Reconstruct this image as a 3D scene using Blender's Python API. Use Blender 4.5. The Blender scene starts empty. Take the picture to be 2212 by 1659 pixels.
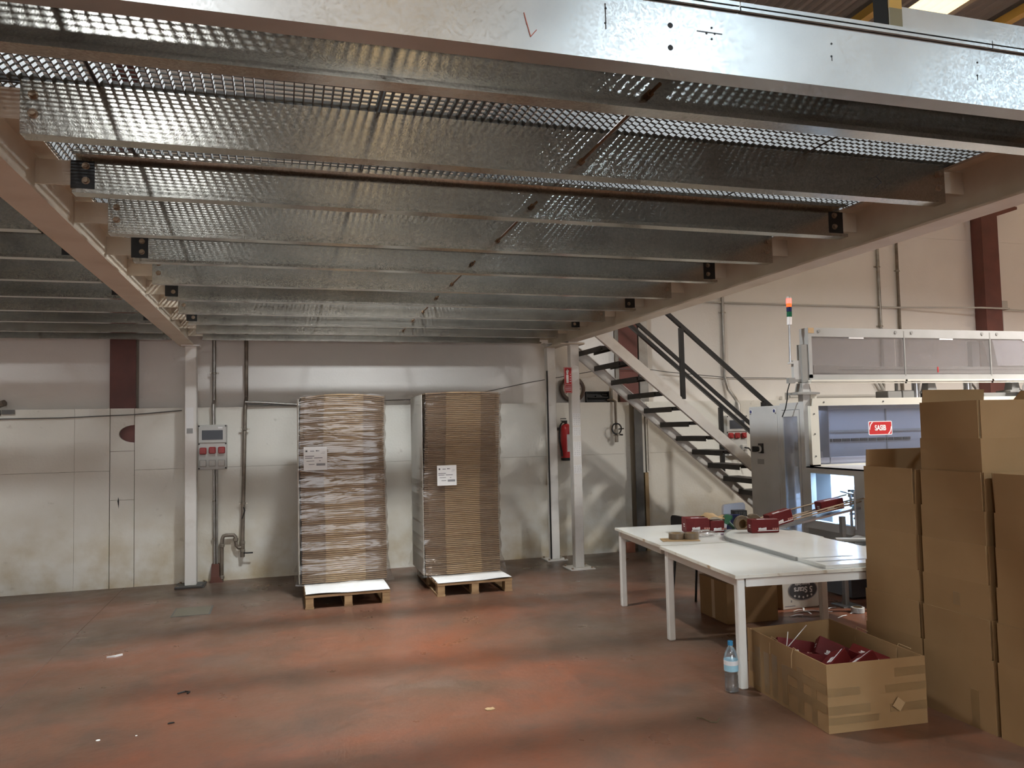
import bpy, bmesh, math, random
from mathutils import Vector, Matrix
rnd = random.Random(7)
scene = bpy.context.scene
col = scene.collection
R = math.radians

# ------------------------------------------------------------ camera
F_PX, YAW, PITCH, ROLL, EYE = 1674.61, 0.286737, 0.0562205, -0.0221730, 1.65
fwd = Vector((math.sin(YAW) * math.cos(PITCH), math.cos(YAW) * math.cos(PITCH), math.sin(PITCH)))
rgt = Vector((math.cos(YAW), -math.sin(YAW), 0))
upv = rgt.cross(fwd)
c_, s_ = math.cos(ROLL), math.sin(ROLL)
r2, u2 = c_ * rgt + s_ * upv, -s_ * rgt + c_ * upv
cd = bpy.data.cameras.new('camera')
cd.sensor_fit = 'HORIZONTAL'; cd.sensor_width = 36.0; cd.lens = F_PX / 2212 * 36.0
cd.clip_start = 0.05; cd.clip_end = 200
cam = bpy.data.objects.new('camera', cd); col.objects.link(cam)
m = Matrix.Identity(4)
for i in range(3):
    m[i][0], m[i][1], m[i][2] = r2[i], u2[i], -fwd[i]
m.translation = (0, 0, EYE)
cam.matrix_world = m
scene.camera = cam

# ------------------------------------------------------------ world, exposure
w = bpy.data.worlds.new('world'); scene.world = w; w.use_nodes = True
w.node_tree.nodes['Background'].inputs[0].default_value = (0.75, 0.85, 1, 1)
w.node_tree.nodes['Background'].inputs[1].default_value = 0.3
vs = scene.view_settings
vs.view_transform = 'Standard'; vs.look = 'None'; vs.gamma = 1.0; vs.exposure = 0.16
vs.use_curve_mapping = False
scene.cycles.use_denoising = True
scene.cycles.max_bounces = 5
scene.cycles.diffuse_bounces = 3
scene.cycles.glossy_bounces = 3
scene.cycles.transmission_bounces = 3
scene.cycles.transparent_max_bounces = 8
scene.cycles.use_adaptive_sampling = True
scene.cycles.adaptive_threshold = 0.10
scene.cycles.adaptive_min_samples = 12
scene.cycles.sample_clamp_indirect = 6.0
SKYLIGHT = 1.35      # strength of the yellowed roof lights
HIGHBAY = 300.0      # watts of each cool high-bay lamp
REARFILL = 3.8      # strength of the added fill panel, unseen behind the photographer

# ------------------------------------------------------------ materials
MATS = {}
def nodes(name):
    mt = bpy.data.materials.new(name); mt.use_nodes = True
    nt = mt.node_tree
    return mt, nt, nt.nodes['Principled BSDF']
def setv(b, **k):
    for kk, v in k.items():
        b.inputs[kk.replace('_', ' ')].default_value = v
def c4(c): return (c[0], c[1], c[2], 1)
def mat(name, c1, rough=0.5, metal=0.0, c2=None, scale=6.0, detail=4, bump=0.0, bscale=None, rand=0.0, spec=0.5, stretch=None, lo=0.35, hi=0.65, rough2=None):
    if name in MATS: return MATS[name]
    mt, nt, b = nodes(name)
    setv(b, Base_Color=c4(c1), Roughness=rough, Metallic=metal)
    b.inputs['Specular IOR Level'].default_value = spec
    N, L = nt.nodes, nt.links
    if c2 or bump:
        tc = N.new('ShaderNodeTexCoord'); src = tc.outputs['Object']
        if stretch:
            mp = N.new('ShaderNodeMapping'); mp.inputs['Scale'].default_value = stretch
            L.new(src, mp.inputs[0]); src = mp.outputs[0]
    if c2:
        nz = N.new('ShaderNodeTexNoise'); nz.inputs['Scale'].default_value = scale; nz.inputs['Detail'].default_value = detail
        L.new(src, nz.inputs['Vector'])
        mr = N.new('ShaderNodeMapRange'); mr.inputs[1].default_value = lo; mr.inputs[2].default_value = hi
        L.new(nz.outputs[0], mr.inputs[0])
        mx = N.new('ShaderNodeMix'); mx.data_type = 'RGBA'
        mx.inputs[6].default_value = c4(c1); mx.inputs[7].default_value = c4(c2)
        L.new(mr.outputs[0], mx.inputs[0]); out = mx.outputs[2]
        if rough2 is not None:
            m2 = N.new('ShaderNodeMapRange'); m2.inputs[3].default_value = rough; m2.inputs[4].default_value = rough2
            L.new(mr.outputs[0], m2.inputs[0]); L.new(m2.outputs[0], b.inputs['Roughness'])
        if rand:
            oi = N.new('ShaderNodeObjectInfo'); hs = N.new('ShaderNodeHueSaturation')
            mr2 = N.new('ShaderNodeMapRange'); mr2.inputs[3].default_value = 1 - rand; mr2.inputs[4].default_value = 1 + rand
            L.new(oi.outputs['Random'], mr2.inputs[0]); L.new(mr2.outputs[0], hs.inputs['Value'])
            L.new(out, hs.inputs['Color']); out = hs.outputs[0]
        L.new(out, b.inputs['Base Color'])
    if bump:
        nb = N.new('ShaderNodeTexNoise'); nb.inputs['Scale'].default_value = bscale or scale * 4; nb.inputs['Detail'].default_value = 4
        L.new(src, nb.inputs['Vector'])
        bp = N.new('ShaderNodeBump'); bp.inputs['Strength'].default_value = bump; bp.inputs['Distance'].default_value = 0.01
        L.new(nb.outputs[0], bp.inputs['Height']); L.new(bp.outputs[0], b.inputs['Normal'])
    MATS[name] = mt
    return mt

def floor_material():
    mt, nt, b = nodes('painted_concrete_floor'); N, L = nt.nodes, nt.links
    tc = N.new('ShaderNodeTexCoord')
    def noise(sc, det, lo, hi, vec=None, dist=0.0):
        n = N.new('ShaderNodeTexNoise'); n.inputs['Scale'].default_value = sc; n.inputs['Detail'].default_value = det
        n.inputs['Distortion'].default_value = dist; n.inputs['Roughness'].default_value = 0.6
        L.new(vec or tc.outputs['Object'], n.inputs['Vector'])
        r = N.new('ShaderNodeMapRange'); r.inputs[1].default_value = lo; r.inputs[2].default_value = hi
        L.new(n.outputs[0], r.inputs[0]); return r.outputs[0]
    def mix(f, a, bb):
        x = N.new('ShaderNodeMix'); x.data_type = 'RGBA'
        if hasattr(f, 'links'): L.new(f, x.inputs[0])
        else: x.inputs[0].default_value = f
        for s, v in ((6, a), (7, bb)):
            if hasattr(v, 'links'): L.new(v, x.inputs[s])
            else: x.inputs[s].default_value = c4(v)
        return x.outputs[2]
    base = mix(noise(0.55, 5, 0.38, 0.66, dist=0.6), (0.215, 0.074, 0.037), (0.128, 0.082, 0.054))
    base = mix(noise(1.7, 6, 0.50, 0.78, dist=0.4), base, (0.095, 0.063, 0.045))
    base = mix(noise(1.1, 4, 0.60, 0.80), base, (0.165, 0.112, 0.083))
    base = mix(noise(14, 5, 0.55, 0.85), base, (0.125, 0.072, 0.05))
    # worn bare strip along the wall, fading out into the hall
    sp = N.new('ShaderNodeSeparateXYZ'); L.new(tc.outputs['Object'], sp.inputs[0])
    wy = N.new('ShaderNodeMapRange'); wy.inputs[1].default_value = 6.0; wy.inputs[2].default_value = 9.4
    L.new(sp.outputs[1], wy.inputs[0])
    mm = N.new('ShaderNodeMath'); mm.operation = 'MULTIPLY'
    L.new(wy.outputs[0], mm.inputs[0]); L.new(noise(0.8, 4, 0.30, 0.62), mm.inputs[1])
    base = mix(mm.outputs[0], base, (0.135, 0.108, 0.085))
    L.new(base, b.inputs['Base Color'])
    rr = N.new('ShaderNodeMapRange'); rr.inputs[3].default_value = 0.24; rr.inputs[4].default_value = 0.50
    L.new(noise(2.2, 5, 0.3, 0.7), rr.inputs[0]); L.new(rr.outputs[0], b.inputs['Roughness'])
    b.inputs['Specular IOR Level'].default_value = 0.45
    nb = N.new('ShaderNodeTexNoise'); nb.inputs['Scale'].default_value = 25; L.new(tc.outputs['Object'], nb.inputs['Vector'])
    bp = N.new('ShaderNodeBump'); bp.inputs['Strength'].default_value = 0.12; bp.inputs['Distance'].default_value = 0.01
    L.new(nb.outputs[0], bp.inputs['Height']); L.new(bp.outputs[0], b.inputs['Normal'])
    return mt

def wall_material(name, base, dirt, stain_h):
    """Whitewashed concrete; stains gather near the foot of the wall when stain_h > 0."""
    mt, nt, b = nodes(name); N, L = nt.nodes, nt.links
    ge = N.new('ShaderNodeNewGeometry')
    n1 = N.new('ShaderNodeTexNoise'); n1.inputs['Scale'].default_value = 1.3; n1.inputs['Detail'].default_value = 6
    L.new(ge.outputs['Position'], n1.inputs['Vector'])
    r1 = N.new('ShaderNodeMapRange'); r1.inputs[1].default_value = 0.45; r1.inputs[2].default_value = 0.8; r1.inputs[4].default_value = 0.5
    L.new(n1.outputs[0], r1.inputs[0])
    mx = N.new('ShaderNodeMix'); mx.data_type = 'RGBA'; mx.inputs[6].default_value = c4(base); mx.inputs[7].default_value = c4(dirt)
    L.new(r1.outputs[0], mx.inputs[0]); out = mx.outputs[2]
    if stain_h > 0:
        sp = N.new('ShaderNodeSeparateXYZ'); L.new(ge.outputs['Position'], sp.inputs[0])
        n2 = N.new('ShaderNodeTexNoise'); n2.inputs['Scale'].default_value = 4.0; n2.inputs['Detail'].default_value = 6
        L.new(ge.outputs['Position'], n2.inputs['Vector'])
        h = N.new('ShaderNodeMapRange'); h.inputs[1].default_value = stain_h; h.inputs[2].default_value = 0.0; h.inputs[4].default_value = 0.95
        L.new(sp.outputs[2], h.inputs[0])
        r2_ = N.new('ShaderNodeMapRange'); r2_.inputs[1].default_value = 0.35; r2_.inputs[2].default_value = 0.7
        L.new(n2.outputs[0], r2_.inputs[0])
        mu = N.new('ShaderNodeMath'); mu.operation = 'MULTIPLY'; L.new(h.outputs[0], mu.inputs[0]); L.new(r2_.outputs[0], mu.inputs[1])
        m2 = N.new('ShaderNodeMix'); m2.data_type = 'RGBA'; m2.inputs[7].default_value = (0.50, 0.40, 0.24, 1)
        L.new(mu.outputs[0], m2.inputs[0]); L.new(out, m2.inputs[6]); out = m2.outputs[2]
        n3 = N.new('ShaderNodeTexNoise'); n3.inputs['Scale'].default_value = 7.0; n3.inputs['Detail'].default_value = 8
        L.new(ge.outputs['Position'], n3.inputs['Vector'])
        r3 = N.new('ShaderNodeMapRange'); r3.inputs[1].default_value = 0.66; r3.inputs[2].default_value = 0.78; r3.inputs[4].default_value = 0.5
        L.new(n3.outputs[0], r3.inputs[0])
        m3 = N.new('ShaderNodeMix'); m3.data_type = 'RGBA'; m3.inputs[7].default_value = (0.28, 0.23, 0.17, 1)
        L.new(r3.outputs[0], m3.inputs[0]); L.new(out, m3.inputs[6]); out = m3.outputs[2]
    L.new(out, b.inputs['Base Color']); setv(b, Roughness=0.75)
    nb = N.new('ShaderNodeTexNoise'); nb.inputs['Scale'].default_value = 40; L.new(ge.outputs['Position'], nb.inputs['Vector'])
    bp = N.new('ShaderNodeBump'); bp.inputs['Strength'].default_value = 0.15; bp.inputs['Distance'].default_value = 0.01
    L.new(nb.outputs[0], bp.inputs['Height']); L.new(bp.outputs[0], b.inputs['Normal'])
    return mt

def galv(name, tint, rough, spangle, bump, cv=0.16):
    """Galvanised sheet: crystalline spangle varies colour, gloss and slope."""
    mt, nt, b = nodes(name); N, L = nt.nodes, nt.links
    tc = N.new('ShaderNodeTexCoord')
    nz = N.new('ShaderNodeTexNoise'); nz.inputs['Scale'].default_value = 18; nz.inputs['Detail'].default_value = 3
    L.new(tc.outputs['Object'], nz.inputs['Vector'])
    mv = N.new('ShaderNodeMix'); mv.data_type = 'RGBA'; mv.inputs[0].default_value = 0.06
    L.new(tc.outputs['Object'], mv.inputs[6]); L.new(nz.outputs[1], mv.inputs[7])
    vo = N.new('ShaderNodeTexVoronoi'); vo.inputs['Scale'].default_value = spangle
    L.new(mv.outputs[2], vo.inputs['Vector'])
    cr = N.new('ShaderNodeMapRange'); cr.inputs[3].default_value = 1 - cv; cr.inputs[4].default_value = 1 + cv * 0.6
    L.new(vo.outputs['Color'], cr.inputs[0])
    n2 = N.new('ShaderNodeTexNoise'); n2.inputs['Scale'].default_value = 2.2; n2.inputs['Detail'].default_value = 6
    L.new(tc.outputs['Object'], n2.inputs['Vector'])
    r2m = N.new('ShaderNodeMapRange'); r2m.inputs[1].default_value = 0.3; r2m.inputs[2].default_value = 0.75; r2m.inputs[3].default_value = 1.05; r2m.inputs[4].default_value = 0.72
    L.new(n2.outputs[0], r2m.inputs[0])
    mu = N.new('ShaderNodeMath'); mu.operation = 'MULTIPLY'; L.new(cr.outputs[0], mu.inputs[0]); L.new(r2m.outputs[0], mu.inputs[1])
    vm = N.new('ShaderNodeVectorMath'); vm.operation = 'SCALE'; vm.inputs[0].default_value = tint
    L.new(mu.outputs[0], vm.inputs['Scale']); L.new(vm.outputs[0], b.inputs['Base Color'])
    rr = N.new('ShaderNodeMapRange'); rr.inputs[3].default_value = rough * 0.85; rr.inputs[4].default_value = rough * 1.25
    L.new(vo.outputs['Color'], rr.inputs[0]); L.new(rr.outputs[0], b.inputs['Roughness'])
    setv(b, Metallic=0.92)
    if bump:
        bp = N.new('ShaderNodeBump'); bp.inputs['Strength'].default_value = bump; bp.inputs['Distance'].default_value = 0.004
        L.new(vo.outputs['Distance'], bp.inputs['Height']); L.new(bp.outputs[0], b.inputs['Normal'])
    return mt

def clear(name, tint, alpha, rough, bump=0.0, bscale=8.0, stretch=(1, 1, 1), haze=0.05):
  return clear_(name, tint, alpha, rough, bump, bscale, stretch, haze)
def clear_(name, tint, alpha, rough, bump=0.0, bscale=8.0, stretch=(1, 1, 1), haze=0.05):
    """Thin clear plastic: mostly see-through, with a gloss coat."""
    mt = bpy.data.materials.new(name); mt.use_nodes = True; nt = mt.node_tree; N, L = nt.nodes, nt.links
    N.remove(N['Principled BSDF'])
    tr = N.new('ShaderNodeBsdfTransparent'); tr.inputs[0].default_value = c4(tint)
    gl = N.new('ShaderNodeBsdfGlossy'); gl.inputs['Color'].default_value = (0.95, 0.95, 0.95, 1); gl.inputs['Roughness'].default_value = rough
    df = N.new('ShaderNodeBsdfDiffuse'); df.inputs[0].default_value = (0.62, 0.60, 0.58, 1)
    hz = N.new('ShaderNodeMixShader'); hz.inputs[0].default_value = haze; L.new(tr.outputs[0], hz.inputs[1]); L.new(df.outputs[0], hz.inputs[2])
    fr = N.new('ShaderNodeLayerWeight'); fr.inputs[0].default_value = 0.25
    ad = N.new('ShaderNodeMapRange'); ad.inputs[3].default_value = alpha; ad.inputs[4].default_value = min(1, alpha + 0.4)
    L.new(fr.outputs['Fresnel'], ad.inputs[0])
    mx = N.new('ShaderNodeMixShader'); L.new(ad.outputs[0], mx.inputs[0]); L.new(hz.outputs[0], mx.inputs[1]); L.new(gl.outputs[0], mx.inputs[2])
    L.new(mx.outputs[0], N['Material Output'].inputs[0])
    if bump:
        tc = N.new('ShaderNodeTexCoord'); mp = N.new('ShaderNodeMapping'); mp.inputs['Scale'].default_value = stretch
        L.new(tc.outputs['Object'], mp.inputs[0])
        nz = N.new('ShaderNodeTexNoise'); nz.inputs['Scale'].default_value = bscale; nz.inputs['Detail'].default_value = 3; nz.inputs['Distortion'].default_value = 0.8
        L.new(mp.outputs[0], nz.inputs['Vector'])
        bp = N.new('ShaderNodeBump'); bp.inputs['Strength'].default_value = bump; bp.inputs['Distance'].default_value = 0.03
        L.new(nz.outputs[0], bp.inputs['Height']); L.new(bp.outputs[0], gl.inputs['Normal'])
    return mt

def emit(name, c, s):
    mt, nt, b = nodes(name)
    setv(b, Base_Color=c4(c), Roughness=0.6)
    b.inputs['Emission Color'].default_value = c4(c); b.inputs['Emission Strength'].default_value = s
    return mt

M_FLOOR = floor_material()
M_WALLUP = wall_material('wall_upper_paint', (0.78, 0.745, 0.70), (0.66, 0.615, 0.56), 0)
M_DADO = wall_material('wall_lower_paint', (0.73, 0.705, 0.635), (0.60, 0.55, 0.45), 1.0)
M_JOINT = mat('wall_joint_grey', (0.46, 0.41, 0.34), 0.9)
M_GALV = galv('galvanised_joist', (0.60, 0.56, 0.49), 0.20, 150, 0.04, 0.22)
M_EDGE = galv('galvanised_edge_beam', (0.50, 0.49, 0.47), 0.36, 150, 0.006, 0.03)
M_GRATE = galv('galvanised_grating', (0.24, 0.245, 0.245), 0.55, 140, 0.0)
M_CREAM = mat('cream_beam_paint', (0.66, 0.58, 0.47), 0.45, c2=(0.54, 0.44, 0.33), scale=3, lo=0.45, hi=0.8, bump=0.05)
M_WHITE = mat('white_steel_paint', (0.76, 0.73, 0.68), 0.4, c2=(0.62, 0.57, 0.50), scale=5, lo=0.55, hi=0.8)
M_REDOX = mat('red_oxide_paint', (0.16, 0.052, 0.040), 0.5, c2=(0.12, 0.040, 0.032), scale=4)
M_BLACK = mat('black_steel_paint', (0.018, 0.017, 0.016), 0.34)
M_TREAD = mat('black_tread_plate', (0.022, 0.020, 0.018), 0.5, c2=(0.04, 0.035, 0.03), scale=9)
M_DKGREY = mat('dark_grey_steel', (0.085, 0.083, 0.080), 0.5, c2=(0.12, 0.115, 0.105), scale=6)
M_RUST = mat('rusty_rod', (0.10, 0.052, 0.025), 0.55, 0.4, c2=(0.16, 0.09, 0.04), scale=30)
M_ZINC = mat('zinc_pipe', (0.42, 0.41, 0.39), 0.38, 0.8, c2=(0.30, 0.28, 0.25), scale=7)
M_OLDPIPE = mat('old_brown_pipe', (0.24, 0.20, 0.16), 0.55, 0.4, c2=(0.15, 0.12, 0.09), scale=9)
M_BOLT = mat('bolt_steel', (0.36, 0.27, 0.19), 0.4, 0.7)
M_CARD = mat('kraft_cardboard', (0.315, 0.190, 0.088), 0.75, c2=(0.28, 0.166, 0.074), scale=2.5, rand=0.05, spec=0.25)
M_CARDIN = mat('kraft_cardboard_inside', (0.43, 0.29, 0.155), 0.8, c2=(0.39, 0.26, 0.135), scale=3, spec=0.2)
M_CARDED = mat('kraft_cut_edge', (0.26, 0.17, 0.09), 0.85, spec=0.2)
M_TAPE = mat('brown_packing_tape', (0.25, 0.155, 0.07), 0.30, c2=(0.22, 0.135, 0.062), scale=6)
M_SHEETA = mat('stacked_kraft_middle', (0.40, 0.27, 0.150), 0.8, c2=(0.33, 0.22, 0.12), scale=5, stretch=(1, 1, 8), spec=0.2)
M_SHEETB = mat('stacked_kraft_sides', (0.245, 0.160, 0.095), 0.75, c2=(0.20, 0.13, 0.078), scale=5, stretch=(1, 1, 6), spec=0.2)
M_WOOD = mat('pallet_wood', (0.38, 0.25, 0.13), 0.75, c2=(0.25, 0.15, 0.08), scale=4, stretch=(1, 6, 6), rand=0.12, spec=0.2)
M_PAPER = mat('white_paper', (0.80, 0.79, 0.77), 0.6)
M_INK = mat('dark_ink', (0.06, 0.06, 0.065), 0.6)
M_INKMID = mat('grey_ink', (0.28, 0.28, 0.29), 0.6)
M_FILM = clear('stretch_film', (0.97, 0.96, 0.94), 0.045, 0.10, 0.5, 1.6, (1.0, 1.0, 7.0), 0.03)
M_PANE = clear('clear_guard_pane', (0.86, 0.86, 0.89), 0.10, 0.06, haze=0.12)
M_PANE2 = clear('machine_window_pane', (0.80, 0.81, 0.86), 0.07, 0.05, haze=0.03)
M_PET = clear('clear_bottle_plastic', (0.90, 0.93, 0.95), 0.12, 0.05)
M_BAG = clear('clear_plastic_bag', (0.95, 0.95, 0.95), 0.22, 0.12, 0.8, 30.0)
M_MACH = mat('machine_grey_paint', (0.52, 0.515, 0.505), 0.42, c2=(0.48, 0.475, 0.46), scale=4)
M_MACHDK = mat('machine_dark_grey', (0.27, 0.265, 0.25), 0.45)
M_MACHLT = mat('machine_cream_frame', (0.66, 0.63, 0.55), 0.42)
M_ENCL = mat('enclosure_grey', (0.40, 0.395, 0.385), 0.45, c2=(0.36, 0.355, 0.34), scale=4)
M_STEEL = mat('brushed_stainless', (0.55, 0.57, 0.60), 0.28, 0.9, c2=(0.45, 0.46, 0.48), scale=3)
M_INNER = mat('machine_inner_plate', (0.42, 0.425, 0.44), 0.4, 0.2)
M_TABLE = mat('white_laminate', (0.73, 0.735, 0.70), 0.22, c2=(0.70, 0.69, 0.64), scale=2)
M_TLEG = mat('white_table_leg', (0.78, 0.75, 0.69), 0.35)
M_TEDGE = mat('worn_table_edge', (0.74, 0.70, 0.60), 0.6, c2=(0.42, 0.30, 0.17), scale=9, lo=0.56, hi=0.66)
M_GEDGE = mat('grey_edge_band', (0.30, 0.30, 0.285), 0.5)
M_REDBOX = mat('dark_red_carton', (0.140, 0.015, 0.016), 0.5, c2=(0.115, 0.012, 0.013), scale=5, rand=0.12, spec=0.2)
M_REDTOP = mat('carton_red_top', (0.140, 0.016, 0.016), 0.5, spec=0.2)
M_REDP = mat('safety_red', (0.50, 0.025, 0.028), 0.35)
M_REDSOCK = mat('socket_red', (0.34, 0.025, 0.025), 0.4)
M_LTGREY = mat('light_grey_plastic', (0.50, 0.485, 0.45), 0.42)
M_SMOKE = mat('smoked_window', (0.045, 0.05, 0.062), 0.4)
M_RUB = mat('black_rubber', (0.012, 0.012, 0.012), 0.6)
M_BRASS = mat('valve_steel', (0.34, 0.31, 0.26), 0.4, 0.8)
M_BROWN = mat('brown_clock_rim', (0.075, 0.045, 0.03), 0.4)
M_CLOCK = mat('clock_face', (0.62, 0.58, 0.49), 0.5)
M_GREEN = mat('green_plastic', (0.015, 0.13, 0.055), 0.35)
M_NAVY = mat('navy_carton', (0.02, 0.025, 0.085), 0.4)
M_BLUECAP = mat('blue_plastic', (0.03, 0.22, 0.42), 0.35)
M_BLUELBL = mat('pale_blue_label', (0.36, 0.62, 0.74), 0.4)
M_WATER = clear('bottle_water', (0.86, 0.89, 0.90), 0.06, 0.05)
M_OCHRE = mat('ochre_roof_steel', (0.50, 0.30, 0.06), 0.45)
M_ROOF = mat('grey_roof_sheet', (0.20, 0.165, 0.14), 0.7)
M_TAPEROLL = mat('tape_roll_side', (0.17, 0.125, 0.08), 0.35)
M_SIGNW = mat('sign_white', (0.82, 0.80, 0.80), 0.45)
M_SKY = emit('yellowed_roof_light', (1.0, 0.80, 0.46), SKYLIGHT)
M_REARFILL = emit('rear_fill_glow', (0.95, 0.97, 1.0), REARFILL)

# ------------------------------------------------------------ mesh helpers
PRINTS = {'logo', 'print', 'grey_print', 'small_marks', 'white_stripe', 'stars', 'fine_print', 'corner_print', 'writing', 'pencil_mark', 'pictogram', 'numerals', 'ribs', 'door_screw', 'screw'}
class MB:
    def __init__(s, off=(0, 0, 0)):
        s.v, s.f, s.mi, s.off, s.cur = [], [], [], Vector(off), 0
    def add(s, vs, fs, X=None):
        n = len(s.v)
        for p in vs:
            p = Vector(p)
            if X is not None: p = X @ p
            s.v.append(p - s.off)
        for f in fs:
            s.f.append([i + n for i in f]); s.mi.append(s.cur)
        return s
    def box(s, x0, x1, y0, y1, z0, z1, X=None):
        return s.add([(x0, y0, z0), (x1, y0, z0), (x1, y1, z0), (x0, y1, z0), (x0, y0, z1), (x1, y0, z1), (x1, y1, z1), (x0, y1, z1)],
                     [(0, 3, 2, 1), (4, 5, 6, 7), (0, 1, 5, 4), (1, 2, 6, 5), (2, 3, 7, 6), (3, 0, 4, 7)], X)
    def cbox(s, x0, x1, y0, y1, z0, z1, c, X=None):
        """box with its vertical and horizontal edges chamfered by c"""
        P = [(x0 + c, y0), (x1 - c, y0), (x1, y0 + c), (x1, y1 - c), (x1 - c, y1), (x0 + c, y1), (x0, y1 - c), (x0, y0 + c)]
        Q = [(x0 + 2 * c, y0 + c), (x1 - 2 * c, y0 + c), (x1 - c, y0 + 2 * c), (x1 - c, y1 - 2 * c), (x1 - 2 * c, y1 - c), (x0 + 2 * c, y1 - c), (x0 + c, y1 - 2 * c), (x0 + c, y0 + 2 * c)]
        rings = [[(p[0], p[1], z0) for p in Q], [(p[0], p[1], z0 + c) for p in P], [(p[0], p[1], z1 - c) for p in P], [(p[0], p[1], z1) for p in Q]]
        return s.rings(rings, X)
    def rings(s, rings, X=None, cap=True):
        n = len(rings[0]); vs = [p for r in rings for p in r]; fs = []
        for k in range(len(rings) - 1):
            for i in range(n):
                j = (i + 1) % n
                fs.append((k * n + i, k * n + j, (k + 1) * n + j, (k + 1) * n + i))
        if cap:
            fs.append(tuple(reversed(range(n)))); fs.append(tuple(range((len(rings) - 1) * n, len(rings) * n)))
        return s.add(vs, fs, X)
    def cyl(s, p0, p1, r, n=12, r1=None, X=None):
        p0, p1 = Vector(p0), Vector(p1); d = (p1 - p0).normalized()
        a = d.orthogonal().normalized(); b = d.cross(a)
        r1 = r if r1 is None else r1
        ring = lambda p, rr: [p + a * rr * math.cos(2 * math.pi * i / n) + b * rr * math.sin(2 * math.pi * i / n) for i in range(n)]
        return s.rings([ring(p0, r), ring(p1, r1)], X)
    def tube(s, pts, r, n=8, X=None):
        pts = [Vector(p) for p in pts]; rr = []
        a = None
        for i, p in enumerate(pts):
            d = ((pts[min(i + 1, len(pts) - 1)] - p).normalized() + (p - pts[max(i - 1, 0)]).normalized()).normalized()
            if a is None: a = d.orthogonal().normalized()
            a = (a - d * a.dot(d)).normalized(); b = d.cross(a)
            rr.append([p + a * r * math.cos(2 * math.pi * k / n) + b * r * math.sin(2 * math.pi * k / n) for k in range(n)])
        return s.rings(rr, X)
    def prism(s, poly, axis, a0, a1, X=None):
        """extrude a 2-D polygon along axis ('x': poly is (y,z), 'y': (x,z), 'z': (x,y))"""
        f = {'x': lambda p, t: (t, p[0], p[1]), 'y': lambda p, t: (p[0], t, p[1]), 'z': lambda p, t: (p[0], p[1], t)}[axis]
        return s.rings([[f(p, a0) for p in poly], [f(p, a1) for p in poly]], X)
    def lathe(s, prof, c, n=20, axis='z', X=None):
        rr = []
        for r, h in prof:
            ring = []
            for i in range(n):
                a = 2 * math.pi * i / n
                if axis == 'z': ring.append((c[0] + r * math.cos(a), c[1] + r * math.sin(a), c[2] + h))
                elif axis == 'y': ring.append((c[0] + r * math.cos(a), c[1] + h, c[2] + r * math.sin(a)))
                else: ring.append((c[0] + h, c[1] + r * math.cos(a), c[2] + r * math.sin(a)))
            rr.append(ring)
        return s.rings(rr, X)
    def mesh(s, name, mats, smooth=False):
        me = bpy.data.meshes.new(name)
        me.from_pydata([tuple(p) for p in s.v], [], s.f)
        for mt in (mats if isinstance(mats, (list, tuple)) else [mats]): me.materials.append(mt)
        if len(me.materials) > 1: me.polygons.foreach_set('material_index', s.mi)
        bm = bmesh.new(); bm.from_mesh(me); bmesh.ops.recalc_face_normals(bm, faces=bm.faces); bm.to_mesh(me); bm.free()
        if smooth:
            me.polygons.foreach_set('use_smooth', [True] * len(me.polygons))
            try: me.set_sharp_from_angle(angle=R(38))
            except Exception: pass
        me.update()
        return me
    def build(s, name, mats, parent=None, smooth=False, loc=None):
        o = bpy.data.objects.new(name, s.mesh(name, mats, smooth)); col.objects.link(o)
        if name in PRINTS: o['kind'] = 'stuff'
        if parent is not None: o.parent = parent
        if loc is not None: o.location = loc
        elif parent is None: o.location = s.off
        return o

def tag(o, label, cat=None, group=None, kind=None):
    o['label'] = label
    if cat: o['category'] = cat
    if group: o['group'] = group
    if kind: o['kind'] = kind
    return o
def thing(name, label, cat, loc=(0, 0, 0), rotz=0.0, group=None, kind=None):
    o = bpy.data.objects.new(name, None); col.objects.link(o)
    o.location = loc; o.rotation_euler = (0, 0, rotz); o.empty_display_size = 0.1
    return tag(o, label, cat, group, kind)
def inst(me, name, parent, loc=(0, 0, 0), rot=(0, 0, 0)):
    o = bpy.data.objects.new(name, me); col.objects.link(o); o.parent = parent; o.location = loc; o.rotation_euler = rot
    return o
def text(name, s, size, mt, parent, loc, rot, extrude=0.0006, bold=0.0, align='CENTER', sx=1.0):
    cu = bpy.data.curves.new(name, 'FONT'); cu.body = s; cu.size = size; cu.extrude = extrude; cu.offset = bold
    cu.align_x = align; cu.align_y = 'CENTER'; cu.materials.append(mt)
    tmp = bpy.data.objects.new(name, cu); col.objects.link(tmp); bpy.context.view_layer.update()
    me = bpy.data.meshes.new_from_object(tmp.evaluated_get(bpy.context.evaluated_depsgraph_get()))
    me.transform(Matrix.Diagonal((sx, 1, 1, 1)))
    bpy.data.objects.remove(tmp); bpy.data.curves.remove(cu)
    if not me.materials: me.materials.append(mt)
    o = bpy.data.objects.new(name, me); col.objects.link(o); o.parent = parent; o.location = loc; o.rotation_euler = rot; o['kind'] = 'stuff'
    return o
ORD = ['first', 'second', 'third', 'fourth', 'fifth', 'sixth', 'seventh', 'eighth', 'ninth', 'tenth', 'eleventh', 'twelfth']

# ============================================================ THE HALL
XL, XR, YB, YF, ZR = -9.0, 15.0, 9.57, -10.0, 6.2     # room shell; dado face stands at y = 9.42
DY = 9.42; DZ = 1.957
fl = MB().box(XL, XR, YF, YB + 0.2, -0.2, 0).build('floor', M_FLOOR); tag(fl, 'red painted concrete floor with worn grey patches', kind='structure')
jn = MB().box(-1.683, -1.677, -9, 9.40, -0.002, 0.0012).build('joint', mat('floor_joint', (0.16, 0.10, 0.075), 0.8), fl)

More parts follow.
